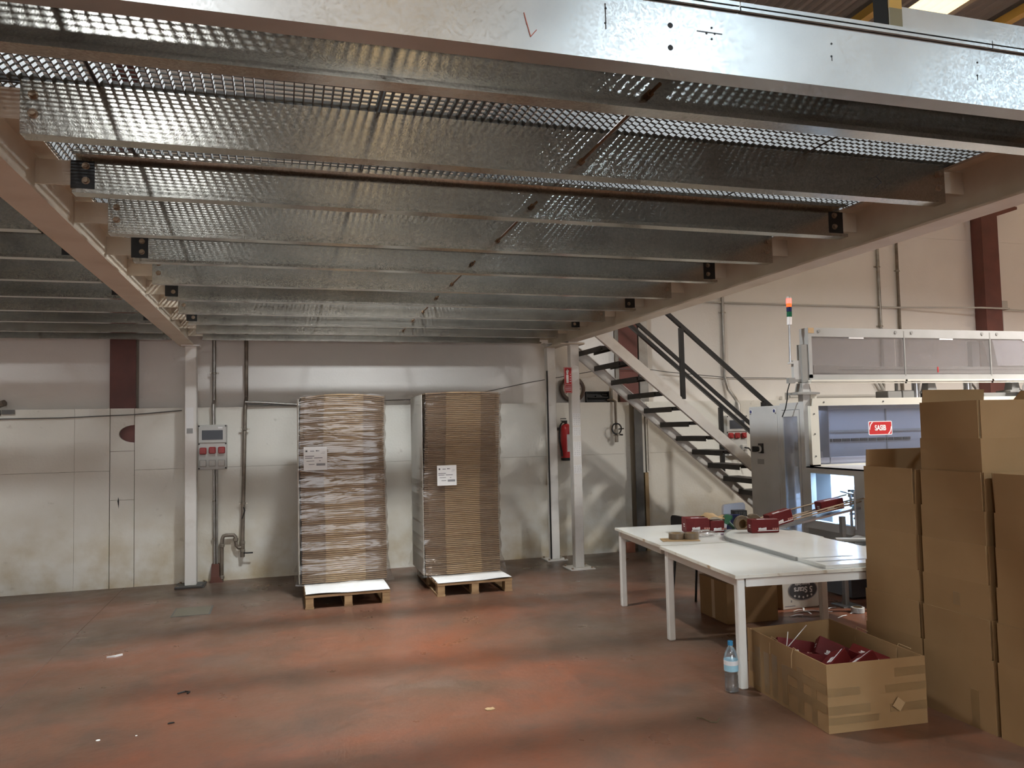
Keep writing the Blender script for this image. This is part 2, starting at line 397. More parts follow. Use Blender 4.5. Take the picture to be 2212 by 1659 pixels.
wb = thing('wall_back', 'whitewashed concrete back wall with a projecting lower band', None, (0, 0, 0), kind='structure')
MB().box(XL, XR, YB + 0.03, YB + 0.2, 0, 7.0).build('core', M_JOINT, wb)
cols_x = [(-1.86, -1.57), (4.26, 4.56), (10.45, 10.78)]
def panel_row(z0, z1, y0, y1, xs, mt):
    for a, b in xs:
        MB().box(a + 0.0012, b - 0.0012, y0, y1, z0 + 0.0012, z1 - 0.0012).build('panel', mt, wb)
up = [(XL, -1.86), (-1.57, 4.26), (4.56, 10.45), (10.78, XR)]
panel_row(DZ, 4.44, YB, YB + 0.05, up, M_WALLUP)
panel_row(4.44, 6.5, YB, YB + 0.05, up, M_WALLUP)
low = [(XL, -2.18), (-2.18, -1.835), (-1.585, 4.30), (4.62, XR)]
panel_row(0, 1.275, DY, YB + 0.03, low, M_DADO)
panel_row(1.275, DZ, DY, YB + 0.03, low, M_DADO)
# filler strip over the steel column, with a D-shaped hole broken out of it
MB().box(-1.83, -1.59, DY + 0.004, DY + 0.05, 0.0, 0.95).build('filler_panel', M_DADO, wb)
MB().box(-1.83, -1.59, DY + 0.006, DY + 0.05, 0.953, 1.483).build('filler_panel', M_DADO, wb)
poly = [(-1.83, 1.487), (-1.59, 1.487), (-1.59, 1.578)]
for k in range(1, 10):
    a = -math.pi / 2 - math.pi * k / 10
    poly.append((-1.59 + 0.155 * math.cos(a) * (1.0 if k != 5 else 1.0), 1.675 + 0.097 * math.sin(a)))
poly += [(-1.59, 1.772), (-1.59, DZ), (-1.83, DZ)]
MB().prism(poly, 'y', DY + 0.004, DY + 0.05).build('filler_panel', M_DADO, wb)
MB().box(4.31, 4.40, DY + 0.03, YB + 0.03, 0, DZ).box(4.55, 4.61, DY + 0.02, YB + 0.03, 0, DZ).build('filler_panel', M_DADO, wb)

def column(name, label, x0, x1, y0, z0, z1, mt, wide=True):
    t = thing(name, label, 'column', ((x0 + x1) / 2, y0, z0))
    o = t.location
    MB(o).box(x0, x1, y0, y0 + 0.014, z0, z1).build('flange', mt, t)
    MB(o).box((x0 + x1) / 2 - 0.006, (x0 + x1) / 2 + 0.006, y0 + 0.014, YB - 0.004, z0, z1).build('web', mt, t)
    return t
column('steel_column', 'dark red steel column rising from behind the lower wall band, left of picture', -1.85, -1.585, DY + 0.06, 0, 6.3, M_REDOX)
column('steel_column', 'red steel column behind the open stair', 4.275, 4.545, DY + 0.02, DZ, 6.3, M_REDOX)
tR = column('steel_column', 'red steel column beyond the machine enclosure, far right', 10.47, 10.76, 9.36, 0, 6.3, M_REDOX)
MB(tR.location).box(10.44, 10.47, 9.36, 9.56, 0, 6.3).build('side_plate', M_REDOX, tR)
MB(tR.location).prism([(10.76, 4.80), (11.18, 4.93), (11.18, 4.97), (10.76, 5.0)], 'y', 9.36, 9.44).build('haunch', M_REDOX, tR)
t = thing('steel_column', 'dark grey steel column standing on the floor under the stair', 'column', (4.475, 9.35, 0))
MB(t.location).box(4.42, 4.53, 9.34, 9.354, 0, DZ).box(4.47, 4.482, 9.354, 9.42, 0, DZ).build('shaft', M_DKGREY, t)
MB(t.location).box(4.56, 4.61, 9.36, 9.40, 0.0, 1.02).build('timber_batten', mat('old_batten', (0.33, 0.23, 0.12), 0.8), t)
t = thing('rain_pipe', 'grey square rain pipe beside the red column above the stair', 'pipe', (4.64, 9.5, DZ))
MB(t.location).box(4.575, 4.70, 9.46, 9.56, DZ, 6.2).build('pipe', M_ZINC, t)
tag(MB((4.30, 9.3, 0)).box(4.24, 4.36, 9.30, 9.40, 0, 0.13).build('brick', mat('red_brick', (0.25, 0.09, 0.05), 0.85)), 'small red brick on the floor at the grey column foot', 'brick')
# torn filler edges and rough pieces beside the column
for (z0, z1, dx) in ((0.0, 1.03, 0.0), (1.03, 1.95, 0.02)):
    MB().box(4.625 + dx, 4.65 + dx, DY - 0.012, DY, z0 + 0.01, z1 - 0.01).build('patch', M_DADO, wb)
wl = MB().box(XL - 0.2, XL, YF, YB, 0, 7).build('wall_left', M_WALLUP); tag(wl, 'plain whitewashed side wall at left', kind='structure')
wr = MB().box(XR, XR + 0.2, YF, YB, 0, 7).build('wall_right', M_WALLUP); tag(wr, 'plain whitewashed side wall at right', kind='structure')
wf = thing('wall_rear', 'whitewashed wall with an added glowing fill panel behind the viewer', None, kind='structure')
MB().box(XL, -3.0, YF - 0.2, YF, 0, 7).box(3.5, XR, YF - 0.2, YF, 0, 7).box(-3.0, 3.5, YF - 0.2, YF, 4.4, 7).build('masonry', M_WALLUP, wf)
MB().box(-3.0, 3.5, YF - 0.35, YF - 0.3, 0, 4.4).build('fill_panel', M_REARFILL, wf)  # added glowing panel, unseen, brightens whatever faces the rear

# roof: corrugated sheets running front to back with translucent strips
ce = thing('ceiling', 'corrugated grey roof with translucent yellow strips and ochre steel', None, (0, 0, 0), kind='structure')
strips = [(-4.6, -4.0), (0.95, 1.55), (6.65, 7.22), (12.2, 12.8)]
def corr(x0, x1, y0, y1, name, mt):
    n = max(2, int((x1 - x0) / 0.0295)); P, Q = [], []
    for i in range(n + 1):
        x = x0 + (x1 - x0) * i / n; z = ZR + 0.022 * math.cos(2 * math.pi * x / 0.118)
        P.append((x, z)); Q.append((x, z + 0.012))
    MB().prism(P + Q[::-1], 'y', y0, y1).build(name, mt, ce)
ed = [XL] + [v for s_ in strips for v in s_] + [XR]
for i in range(len(ed) - 1):
    corr(ed[i], ed[i + 1], YF, YB, 'roof_sheet' if i % 2 == 0 else 'skylight_strip', M_ROOF if i % 2 == 0 else M_SKY)
for x in (-6.9, -3.8, -0.7, 2.4, 6.16, 7.80, 11.2):
    MB().box(x - 0.05, x + 0.05, YF, YB, ZR - 0.16, ZR - 0.06).build('roof_beam', M_OCHRE, ce)
for y in (-6.5, -1.2, 4.1):
    MB().box(XL, XR, y - 0.08, y + 0.08, ZR - 0.40, ZR - 0.17).build('roof_beam', M_OCHRE, ce)

# cool high-bay lamps
def highbay(label, x, y, z, tint=(0.78, 0.89, 1.0), pw=HIGHBAY):
    t = thing('high_bay_lamp', label, 'lamp', (x, y, z), group='high-bay lamps')
    MB().lathe([(0.04, 0.34), (0.09, 0.30), (0.10, 0.14), (0.22, 0.0), (0.235, 0.0), (0.235, -0.01), (0.21, -0.01), (0.085, 0.13), (0.03, 0.13)], (0, 0, 0), 20).build('housing', M_DKGREY, t, True)
    MB().cyl((0, 0, 0.34), (0, 0, ZR - z - 0.16), 0.012, 8).build('suspension', M_DKGREY, t)
    ld = bpy.data.lights.new('lamp_light', 'AREA'); ld.shape = 'DISK'; ld.size = 0.40; ld.energy = pw; ld.color = tint; ld.spread = R(152)
    lo = bpy.data.objects.new('lamp_light', ld); col.objects.link(lo); lo.parent = t; lo.location = (0, 0, -0.012)
LAMPS = [(3.3, -2.2), (7.0, -2.0), (-1.3, -2.5), (3.3, -5.6), (-4.0, 5.6), (8.2, 4.4), (0.8, 6.0), (11.5, 3.5)]
for i, (x, y) in enumerate(LAMPS):
    cool = i < 4
    highbay(['cool high-bay lamp behind the viewer, middle', 'cool high-bay lamp behind the viewer, right', 'cool high-bay lamp behind the viewer, left', 'warm high-bay lamp near the rear wall', 'cool high-bay lamp above the left mezzanine bay', 'warm high-bay lamp above the packing machine', 'cool high-bay lamp above the mezzanine deck', 'warm high-bay lamp in the far right bay'][i], x, y, 5.0, ((0.66, 0.85, 1.0), (0.60, 0.82, 1.0), (0.86, 0.94, 1.0), (1.0, 0.94, 0.86))[i] if cool else (0.90, 0.96, 1.0) if i in (4, 6) else (1.0, 0.97, 0.93), HIGHBAY * (0.62, 0.75, 0.58, 0.5, 0.75, 0.85, 1.05, 1.5)[i])

# ============================================================ MEZZANINE
ZB, ZJ, ZT, ZG = 2.64, 2.70, 2.89, 2.925       # beam foot, joist foot, joist top, grating top
BL, BR = -1.03, 3.235                           # main beam centre lines
def ibeam(name, label, xc, y0, y1):
    t = thing(name, label, 'beam', (xc, y1, ZB))
    o = t.location; w, h, tf, tw = 0.16, 0.30, 0.012, 0.008
    hz = ZT - ZB - 0.0
    pr = [(-w / 2, 0), (w / 2, 0), (w / 2, tf), (tw / 2, tf), (tw / 2, hz - tf), (w / 2, hz - tf), (w / 2, hz), (-w / 2, hz), (-w / 2, hz - tf), (-tw / 2, hz - tf), (-tw / 2, tf), (-w / 2, tf)]
    MB(o).prism([(xc + a, ZB + b) for a, b in pr], 'y', y0, y1).build('profile', M_CREAM, t)
    return t
beamL = ibeam('main_beam', 'cream I-beam crossing the ceiling at left above the single post', BL, -0.6, 9.36)
beamR = ibeam('main_beam', 'cream I-beam crossing the ceiling at right above the sign post', BR, -0.6, 9.30)

WEB_Y = {0: 2.0, 1: 2.29, 2: 2.98, 3: 3.665, 4: 4.38, 5: 5.065, 6: 5.78, 7: 6.465, 8: 7.18, 9: 7.865, 10: 8.58, 11: 9.2}
def cprof(y0, facing, h, fw=0.068, t=0.004, lip=0.018):
    """C-section in (y,z); facing=+1 shows its flat back to the viewer, -1 its open side"""
    p = [(0, 0), (fw, 0), (fw, lip), (fw - t, lip), (fw - t, t), (t, t), (t, h - t), (fw - t, h - t), (fw - t, h - lip), (fw, h - lip), (fw, h), (0, h)]
    if facing < 0: p = [(fw - a, b) for a, b in p]
    return [(y0 + a, ZJ + b) for a, b in p]
bolt_me = MB().lathe([(0.0, -0.006), (0.014, -0.006), (0.014, 0.0), (0.010, 0.0), (0.010, -0.016), (0.0, -0.016)], (0, 0, 0), 8, 'y').mesh('bolt', M_BOLT)
bolt_me = MB().cyl((0, 0, 0), (0, -0.004, 0), 0.017, 10).cyl((0, -0.004, 0), (0, -0.017, 0), 0.0115, 6).mesh('bolt', M_BOLT)
def joist(k, x0, x1, side):
    y0 = WEB_Y[k]; facing = 1 if k % 2 == 0 else -1
    where = 'between the two cream beams' if side == 'R' else 'left of the left cream beam'
    how = 'flat back' if facing > 0 else 'open side'
    lab = 'galvanised joist showing its %s, %s from the near edge, %s' % (how, ORD[k - 1], 'right bay' if side == 'R' else 'left bay')
    t = thing('floor_joist', lab, 'joist', ((x0 + x1) / 2, y0, ZJ), group='galvanised joists ' + where)
    o = t.location
    MB(o).prism(cprof(y0, facing, ZT - ZJ), 'x', x0, x1).build('channel', M_GALV, t)
    if k >= 2 and k <= 9:
        yw = y0 if facing > 0 else y0 + 0.068 - 0.004
        for xe in ((x0 + 0.04, x1 - 0.04) if side == 'R' else (x1 - 0.04,)):
            for zz in (0.072, 0.138):
                b = inst(bolt_me, 'bolt', t, (xe - o.x, yw - o.y, zz))
        if facing < 0:   # dark splice plate seen inside the open channel
            for xe in ((x0 - 0.02, x1 - 0.075) if side == 'R' else (x1 - 0.075,)):
                MB(o).box(xe, xe + 0.095, yw - 0.003, yw - 0.0005, ZJ + 0.035, ZT - 0.03).build('end_plate', M_BLACK, t)
    # white cleats welded to the beams carry the joist ends
    yc = (y0 - 0.007, y0 - 0.001) if facing < 0 else (y0 + 0.005, y0 + 0.011)
    yc = (y0 + 0.0685, y0 + 0.0745) if facing < 0 else (y0 + 0.0045, y0 + 0.0105)
    if side == 'R':
        MB(beamL.location).box(BL + 0.0045, x0 + 0.075, yc[0], yc[1], ZJ + 0.05, ZT - 0.03).build('cleat', M_CREAM, beamL)
        MB(beamR.location).box(x1 - 0.075, BR - 0.0045, yc[0], yc[1], ZJ + 0.05, ZT - 0.03).build('cleat', M_CREAM, beamR)
    else:
        MB(beamL.location).box(x1 - 0.075, BL - 0.0045, yc[0], yc[1], ZJ + 0.05, ZT - 0.03).build('cleat', M_CREAM, beamL)
for k in range(1, 12):
    joist(k, -0.868, 3.11, 'R')
for k in range(3, 12):
    joist(k, -3.9, -1.19, 'L')

# near edge channel with drilled holes and pencil marks
eb = thing('edge_beam', 'bright galvanised edge channel across the top of the picture', 'beam', (0, 2.0, ZJ))
MB(eb.location).prism(cprof(2.0, 1, 0.195, 0.075, 0.005, 0.02), 'x', -3.9, 4.4).build('channel', M_EDGE, eb)
hole_me = MB().cyl((0, 0, 0), (0, -0.0012, 0), 0.0085, 14).mesh('bolt_hole', M_RUB)
pin_me = MB().cyl((0, 0, 0), (0, -0.0012, 0), 0.0035, 8).mesh('drill_mark', M_RUB)
for x, z in ((1.102, 2.827), (1.10, 2.759)): inst(hole_me, 'bolt_hole', eb, (x, 0, z - ZJ))
for x, z in ((0.896, 2.851), (0.894, 2.807), (1.668, 2.84), (1.666, 2.799), (2.253, 2.846), (2.25, 2.801), (1.24, 2.837), (1.239, 2.802), (1.222, 2.818), (1.25, 2.82)):
    inst(pin_me, 'drill_mark', eb, (x, 0, z - ZJ))
mk = MB(eb.location)
for (xa, za, xb, zb_) in ((1.19, 2.8205, 1.275, 2.8225), (0.894, 2.79, 0.896, 2.865), (1.667, 2.785, 1.668, 2.80), (2.25, 2.785, 2.251, 2.80)):
    mk.box(min(xa, xb) - 0.0006, max(xa, xb) + 0.0006, 1.9990, 2.0, min(za, zb_) - 0.0006, max(za, zb_) + 0.0006)
mk.build('pencil_mark', M_INK, eb)
sc_ = MB(eb.location)
Xm = Matrix.Translation((0.66, 1.9990, 2.76))
for a, b_ in (((-0.012, 0.045), (0.006, -0.022)), ((0.006, -0.022), (0.024, 0.0)), ((-0.012, 0.045), (-0.004, 0.012))):
    sc_.tube([Xm @ Vector((a[0], 0, a[1])), Xm @ Vector((b_[0], 0, b_[1]))], 0.0014, 4)
sc_.build('chalk_tick', mat('red_chalk', (0.42, 0.13, 0.09), 0.8), eb)
# chalk scribble on the third joist's flat back
sj = [o for o in bpy.data.objects if o.get('label', '').startswith('galvanised joist showing its flat back, second from') and 'right' in o['label']][0]
mk = MB(sj.location)
for a, b_ in (((2.756, 2.84), (2.705, 2.803)), ((2.662, 2.784), (2.705, 2.803)), ((2.705, 2.803), (2.733, 2.776)), ((2.733, 2.776), (2.686, 2.741))):
    mk.tube([(a[0], 2.979, a[1]), (b_[0], 2.979, b_[1])], 0.0016, 4)
mk.build('scribble', M_INK, sj)

# rusty sag rods joining neighbouring joists
for i, (ya, yb, x) in enumerate([(2.36, 2.98, 1.20), (2.98 + .62, 3.0, 0), (3.73, 4.38, 1.22), (5.13, 5.78, 1.24), (6.53, 7.18, 1.26), (7.93, 8.58, 1.28)]):
    if i == 1: continue
    n_ = {0: 0, 2: 1, 3: 2, 4: 3, 5: 4}[i]
    t = MB((x, yb, 2.765)).cyl((x, ya - 0.10, 2.775), (x, yb + 0.03, 2.755), 0.0065, 8).cyl((x, yb - 0.018, 2.7552), (x, yb - 0.003, 2.7552), 0.014, 6).cyl((x, ya - 0.03, 2.774), (x, ya - 0.006, 2.774), 0.014, 6).build('sag_rod', M_RUST)
    tag(t, 'rusty threaded rod linking two joists, %s counting from the near edge' % ORD[n_], 'rod', 'sag rods between joists')

# deck: open bar grating in framed panels
deck = thing('mezzanine_deck', 'open galvanised bar grating forming the mezzanine floor above', None, (0, 0, ZT), kind='structure')
def grating(Lx, Ly):
    b = MB(); n = int(round(Lx / 0.0345)); p = Lx / n
    for i in range(1, n): b.box(i * p - 0.002, i * p + 0.002, 0.004, Ly - 0.004, 0.003, 0.033)
    k = int(round(Ly / 0.0385)); q = Ly / k
    for j in range(1, k): b.box(0.004, Lx - 0.004, j * q - 0.0028, j * q + 0.0028, 0.0328, 0.0382)
    fr = MB().box(0, Lx, 0, 0.004, 0.001, 0.0385).box(0, Lx, Ly - 0.004, Ly, 0.001, 0.0385).box(0, 0.004, 0.004, Ly - 0.004, 0.001, 0.0385).box(Lx - 0.004, Lx, 0.004, Ly - 0.004, 0.001, 0.0385)
    return fr.mesh('grating_panel', M_GRATE), b.mesh('bars', M_GRATE)
rows = [2.03, 3.02, 4.415, 5.81, 7.215, 8.61, 9.40]
xs = [-0.625 + 0.985 * k for k in range(-3, 4)]
gx = [(xs[i] + 0.004, xs[i + 1] - 0.004) for i in range(6)] + [(xs[6] + 0.004, 3.31)]
cache = {}
for j in range(6):
    for a, b in gx:
        key = (round(b - a, 3), round(rows[j + 1] - rows[j], 3))
        if key not in cache: cache[key] = grating(b - a, rows[j + 1] - rows[j] - 0.006)
        f, g = cache[key]
        p = inst(f, 'grating_panel', deck, (a, rows[j], 0.0))
        q = inst(g, 'bars', p); q['kind'] = 'stuff'
# edge banding bars on the near rim, in lengths
for a, b in zip([-3.58, -2.595, -1.61, -0.635, 0.35, 1.335, 2.31, 3.29], [-2.595, -1.61, -0.635, 0.35, 1.335, 2.31, 3.29, 4.4]):
    MB((0, 0, ZT)).box(a + 0.002, b - 0.002, 1.988, 2.026, 2.8975, 2.907).box(a + 0.002, b - 0.002, 1.988, 2.026, 2.912, 2.924).build('edge_bar', M_EDGE, deck)
MB((0, 0, ZT)).box(-3.9, 3.31, 9.275, 9.565, 2.884, 2.889).build('wall_ledger', M_GRATE, deck)
kp = thing('kick_plate', 'grey steel kick plate standing on the mezzanine edge, top right', 'plate', (2.4, 2.15, ZG + 0.003))
MB(kp.location).box(2.09, 4.4, 2.15, 2.155, ZG + 0.003, 3.10).build('plate', M_EDGE, kp)
gp = thing('guard_post', 'ochre guard-rail post, shaded side painted black, on the mezzanine edge, top right', 'post', (2.06, 2.18, ZG + 0.003))
MB(gp.location).box(2.033, 2.088, 2.148, 2.215, ZG + 0.003, 3.95).build('post', mat('shade_black', (0.02, 0.02, 0.02), 0.85, spec=0.15), gp)  # shade on the left side put into the colour as black
MB(gp.location).box(2.034, 2.087, 2.140, 2.1475, ZG + 0.003, 3.085).build('bare_strip', mat('olive_primer', (0.20, 0.17, 0.09), 0.5), gp)
MB(gp.location).box(2.034, 2.087, 2.140, 2.1475, 3.085, 3.95).build('ochre_strip', M_OCHRE, gp)

# posts
def post(label, xc, yc, w, base, topz, dark_edge=False):
    t = thing('steel_post', label, 'post', (xc, yc, 0))
    o = t.location
    MB(o).cbox(xc - w / 2, xc + w / 2, yc - w / 2, yc + w / 2, 0.012, topz - 0.012, 0.006).build('shaft', M_WHITE, t)
    MB(o).box(xc - base, xc + base, yc - base, yc + base, 0.001, 0.013).build('base_plate', M_DKGREY if dark_edge else M_WHITE, t)
    MB(o).box(xc - w * 0.8, xc + w * 0.8, yc - w * 0.8, yc + w * 0.8, topz - 0.012, topz).build('cap_plate', M_WHITE, t)
    b4 = MB().cyl((0, 0, 0), (0, 0, 0.016), 0.012, 6).mesh('anchor_bolt', M_BOLT)
    for sx in (-1, 1):
        for sy in (-1, 1): inst(b4, 'anchor_bolt', t, (sx * base * 0.8, sy * base * 0.8, 0.013))
    return t
pL = post('white square post below the left cream beam, dark foot plate', -0.985, 9.24, 0.12, 0.15, ZB, True)
pL2 = MB(pL.location).tube([(-1.13, 9.08, 0.02), (-0.86, 9.08, 0.02), (-0.82, 9.09, 0.06)], 0.012, 6).build('loose_bar', M_DKGREY, pL)
MB(pL.location).box(-1.03, -0.955, 9.1775, 9.1795, 1.68, 1.95).build('torn_notice', M_PAPER, pL)
MB(pL.location).box(-1.025, -0.962, 9.176, 9.1778, 1.665, 1.72).build('foil_scrap', M_GEDGE, pL)
pR = post('white square post carrying the fire sign, nearer of the pair', 3.285, 8.56, 0.108, 0.15, ZB)
pB = post('white square post close to the wall, farther of the pair', 3.222, 9.22, 0.11, 0.13, 2.70)
MB(pB.location).box(3.150, 3.1665, 9.15, 9.165, 0.02, 2.35).build('edge_strip', M_BLACK, pB)
MB(pR.location).box(3.10, 3.40, 8.47, 8.65, ZB - 0.03, ZB - 0.012).build('bearing_plate', M_CREAM, pR)
# taped notices on the nearer post
for i, (z, h) in enumerate(((1.66, 0.14), (1.54, 0.10), (1.30, 0.17), (1.10, 0.10))):
    nt_ = MB(pR.location).box(3.236, 3.334, 8.5040, 8.5058, z, z + h).build('taped_notice', M_PAPER, pR)
    mk = MB(pR.location)
    for r_ in range(int(h / 0.022)):
        zz = z + h - 0.015 - r_ * 0.022
        for q in range(3):
            xa = 3.238 + q * 0.03 + rnd.uniform(0, 0.008); mk.box(xa + 0.006, xa + 0.006 + rnd.uniform(0.010, 0.020), 8.5032, 8.5040, zz - 0.003, zz)
    lines = mk.build('writing', M_INKMID, nt_); lines.location = (0, 0, 0)

# fire extinguisher sign on the post's left corner
fs = thing('fire_sign', 'red fire-extinguisher sign fixed to the nearer white post', 'sign', (3.18, 8.47, 2.04))
X = Matrix.Translation((3.182, 8.475, 2.19)) @ Matrix.Rotation(R(24), 4, 'Z')
MB(fs.location).box(-0.062, 0.062, -0.002, 0.002, -0.15, 0.15, X).build('plate', M_REDP, fs)
g_ = MB(fs.location)
for a in ((-0.056, 0.056, 0.142, 0.145), (-0.056, 0.056, -0.052, -0.049), (-0.056, -0.053, -0.049, 0.142), (0.053, 0.056, -0.049, 0.142), (-0.056, 0.056, -0.062, -0.059), (-0.056, 0.056, -0.144, -0.141), (-0.056, -0.053, -0.141, -0.062), (0.053, 0.056, -0.141, -0.062)):
    g_.box(a[0], a[1], -0.0032, -0.002, a[2], a[3], X)
g_.prism([(-0.030, -0.035), (0.006, -0.035), (0.006, 0.06), (-0.030, 0.06)], 'y', -0.0032, -0.002, X)
g_.prism([(-0.026, 0.065), (0.002, 0.065), (0.002, 0.085), (0.014, 0.11), (-0.012, 0.128), (-0.034, 0.098), (-0.026, 0.085)], 'y', -0.0032, -0.002, X)
for k in range(4):
    g_.box(0.020 + 0.004 * k, 0.046, -0.0032, -0.002, -0.02 + 0.028 * k, -0.012 + 0.028 * k, X)
for k in range(3): g_.box(-0.044, 0.044, -0.0032, -0.002, -0.085 - 0.018 * k, -0.078 - 0.018 * k, X)
g_.build('pictogram', M_SIGNW, fs)

# ============================================================ STAIR
st = thing('open_stair', 'white steel stair with black open treads climbing left to the mezzanine', 'stair', (4.8, 8.4, 0))
so = st.location
def strz(x, d=0.0): return 1.79 - d - 0.811 * (x - 4.39)
strz_near = strz
for y0, nm in ((7.965, 'stringer'), (8.765, 'stringer')):
    xa, xb = 3.335, 6.46
    strz = (lambda x: strz_near(x)) if y0 < 8.4 else (lambda x: strz_near(x, 0.115))
    P = [(xa, strz(xa)), (xb, strz(xb)), (xb, strz(xb) + 0.15), (xa, strz(xa) + 0.15)]
    MB(so).prism(P, 'y', y0, y0 + 0.012).build(nm, M_WHITE, st)
    lipy = (y0, y0 + 0.05)
    b = MB(so)
    for dz in (0.0, 0.138): b.prism([(xa, strz(xa) + dz), (xb, strz(xb) + dz), (xb, strz(xb) + dz + 0.012), (xa, strz(xa) + dz + 0.012)], 'y', y0 + 0.012 if y0 < 8.4 else y0 - 0.035, y0 + 0.047 if y0 < 8.4 else y0)
    b.build('stringer_flange', M_WHITE, st)
strz = strz_near
for k in range(0, 14):
    x0 = 3.405 + 0.2145 * k; z = 2.545 - 0.174 * k
    y0, y1 = 8.015, 8.728
    MB(so).box(x0, x0 + 0.215, y0, y1, z - 0.004, z).box(x0, x0 + 0.004, y0, y1, z - 0.060, z - 0.004).box(x0 + 0.211, x0 + 0.215, y0, y1, z - 0.040, z - 0.004).box(x0 + 0.02, x0 + 0.19, y0, y0 + 0.004, z - 0.04, z - 0.004).box(x0 + 0.08, x0 + 0.13, y0, y1, z - 0.03, z - 0.004).build('tread', M_TREAD, st)
def rail(label, y, xs_post, x0, x1, zc, mid):
    t = thing('stair_handrail', label, 'handrail', (x0, y, 1.0))
    o = t.location; f = lambda x: zc - 0.82 * (x - 4.38)
    def bar(nm, dz, h, ww):
        P = [(x0, f(x0) + dz), (x1, f(x1) + dz), (x1, f(x1) + dz + h), (x0, f(x0) + dz + h)]
        MB(o).prism(P, 'y', y - ww / 2, y + ww / 2).build(nm, M_BLACK, t)
    bar('top_rail', 0.0, 0.055, 0.045)
    if mid: bar('mid_rail', -0.43, 0.05, 0.03)
    for xp in xs_post:
        MB(o).box(xp - 0.025, xp + 0.025, y - 0.02, y + 0.02, strz_near(xp, 0.0 if y < 8.4 else 0.115) + 0.152, f(xp) + 0.002).build('baluster', M_BLACK, t)
rail('black stair handrail on the near side of the stair', 7.985, (4.40, 5.46), 3.6, 6.2, 2.77, True)
rail('black stair handrail on the wall side of the stair', 8.785, (5.37,), 3.6, 6.2, 2.66, False)

# ============================================================ WALL FIXTURES
def socket_panel(label, x0, z0, w_, h_, y, sockets, win):
    t = thing('socket_panel', label, 'electric panel', (x0 + w_ / 2, y, z0))
    o = t.location
    body = MB(o).cbox(x0, x0 + w_, y - 0.09, y, z0, z0 + h_, 0.006).build('housing', M_LTGREY, t)
    wz0, wz1 = z0 + h_ * 0.60, z0 + h_ * 0.97
    fr = MB(o).cbox(x0 + 0.006, x0 + w_ - 0.006, y - 0.105, y - 0.088, wz0, wz1, 0.004).build('cover', M_LTGREY, t)
    MB(o).box(x0 + w_ * 0.14, x0 + w_ * 0.86, y - 0.1075, y - 0.1045, wz0 + (wz1 - wz0) * 0.18, wz0 + (wz1 - wz0) * 0.76).build('window', M_SMOKE, fr)
    MB(o).box(x0 + w_ * 0.70, x0 + w_ * 0.85, y - 0.1075, y - 0.1045, wz1 - 0.025, wz1 - 0.010).build('sticker', M_SIGNW, fr)
    for (u, v, mt_, r_) in sockets:
        s = MB(o).cbox(x0 + w_ * u - r_, x0 + w_ * u + r_, y - 0.125, y - 0.088, z0 + h_ * v - r_ * 1.05, z0 + h_ * v + r_ * 1.05, 0.008).build('socket', mt_, t)
        MB(o).cyl((x0 + w_ * u, y - 0.124, z0 + h_ * v - r_ * 0.1), (x0 + w_ * u, y - 0.132, z0 + h_ * v - r_ * 0.1), r_ * 0.62, 14).build('lid', mt_, s)
    sw = MB().cyl((0, 0, 0), (0, -0.004, 0), 0.009, 8).mesh('screw', M_RUB)
    for u in (0.04, 0.96):
        for v in (0.03, 0.575, 0.975): inst(sw, 'screw', t, (x0 + w_ * u - o.x, -0.105 if v > 0.9 else -0.09, h_ * v))
    return t
SK = [(0.18, 0.42, M_REDSOCK, 0.036), (0.5, 0.43, M_REDSOCK, 0.036), (0.82, 0.43, M_REDSOCK, 0.036), (0.18, 0.145, M_LTGREY, 0.036), (0.5, 0.145, M_LTGREY, 0.036), (0.82, 0.145, M_LTGREY, 0.036)]
socket_panel('grey socket panel with three red sockets beside the left post', -0.925, 1.255, 0.305, 0.50, DY - 0.001, SK, True)
SK2 = [(0.18, 0.50, M_REDSOCK, 0.036), (0.5, 0.50, M_REDSOCK, 0.036), (0.82, 0.50, M_REDSOCK, 0.036), (0.3, 0.18, M_SIGNW, 0.04), (0.8, 0.2, M_LTGREY, 0.04)]
p2 = socket_panel('grey socket panel seen through the stair with a plug inserted', 5.78, 1.20, 0.32, 0.55, DY - 0.001, SK2, True)
MB(p2.location).tube([(6.03, 9.29, 1.31), (6.06, 9.24, 1.30), (6.10, 9.22, 1.24), (6.14, 9.25, 1.08)], 0.010, 8).build('plug_lead', M_RUB, p2)

def conduit(name, label, pts, r, mt, clips=(), cat='pipe', n=10):
    t = thing(name, label, cat, pts[0])
    o = t.location
    MB(o).tube(pts, r, n).build('pipe', mt, t, True)
    for c in clips:
        MB(o).lathe([(r + 0.001, -0.012), (r + 0.006, -0.010), (r + 0.006, 0.010), (r + 0.001, 0.012)], c, 12).box(c[0] - r * 2.4, c[0] + r * 2.4, c[1] + r * 0.3, c[1] + r * 0.9, c[2] - 0.008, c[2] + 0.008).build('clip', M_BRASS, t)
    return t
conduit('conduit', 'zinc conduit running down into the left socket panel', [(-0.768, 9.50, 2.90), (-0.768, 9.50, 2.03), (-0.765, 9.36, 1.98), (-0.762, 9.36, 1.76)], 0.021, M_ZINC, ((-0.768, 9.50, 2.35),))
conduit('conduit', 'thin conduit from the left socket panel down to the floor', [(-0.762, 9.385, 1.25), (-0.755, 9.385, 0.20)], 0.013, M_ZINC, ((-0.759, 9.385, 0.90), (-0.757, 9.385, 0.48)))
conduit('conduit', 'second thin conduit dropping beside the left socket panel feed', [(-0.732, 9.385, 1.25), (-0.728, 9.385, 0.20)], 0.010, M_ZINC)
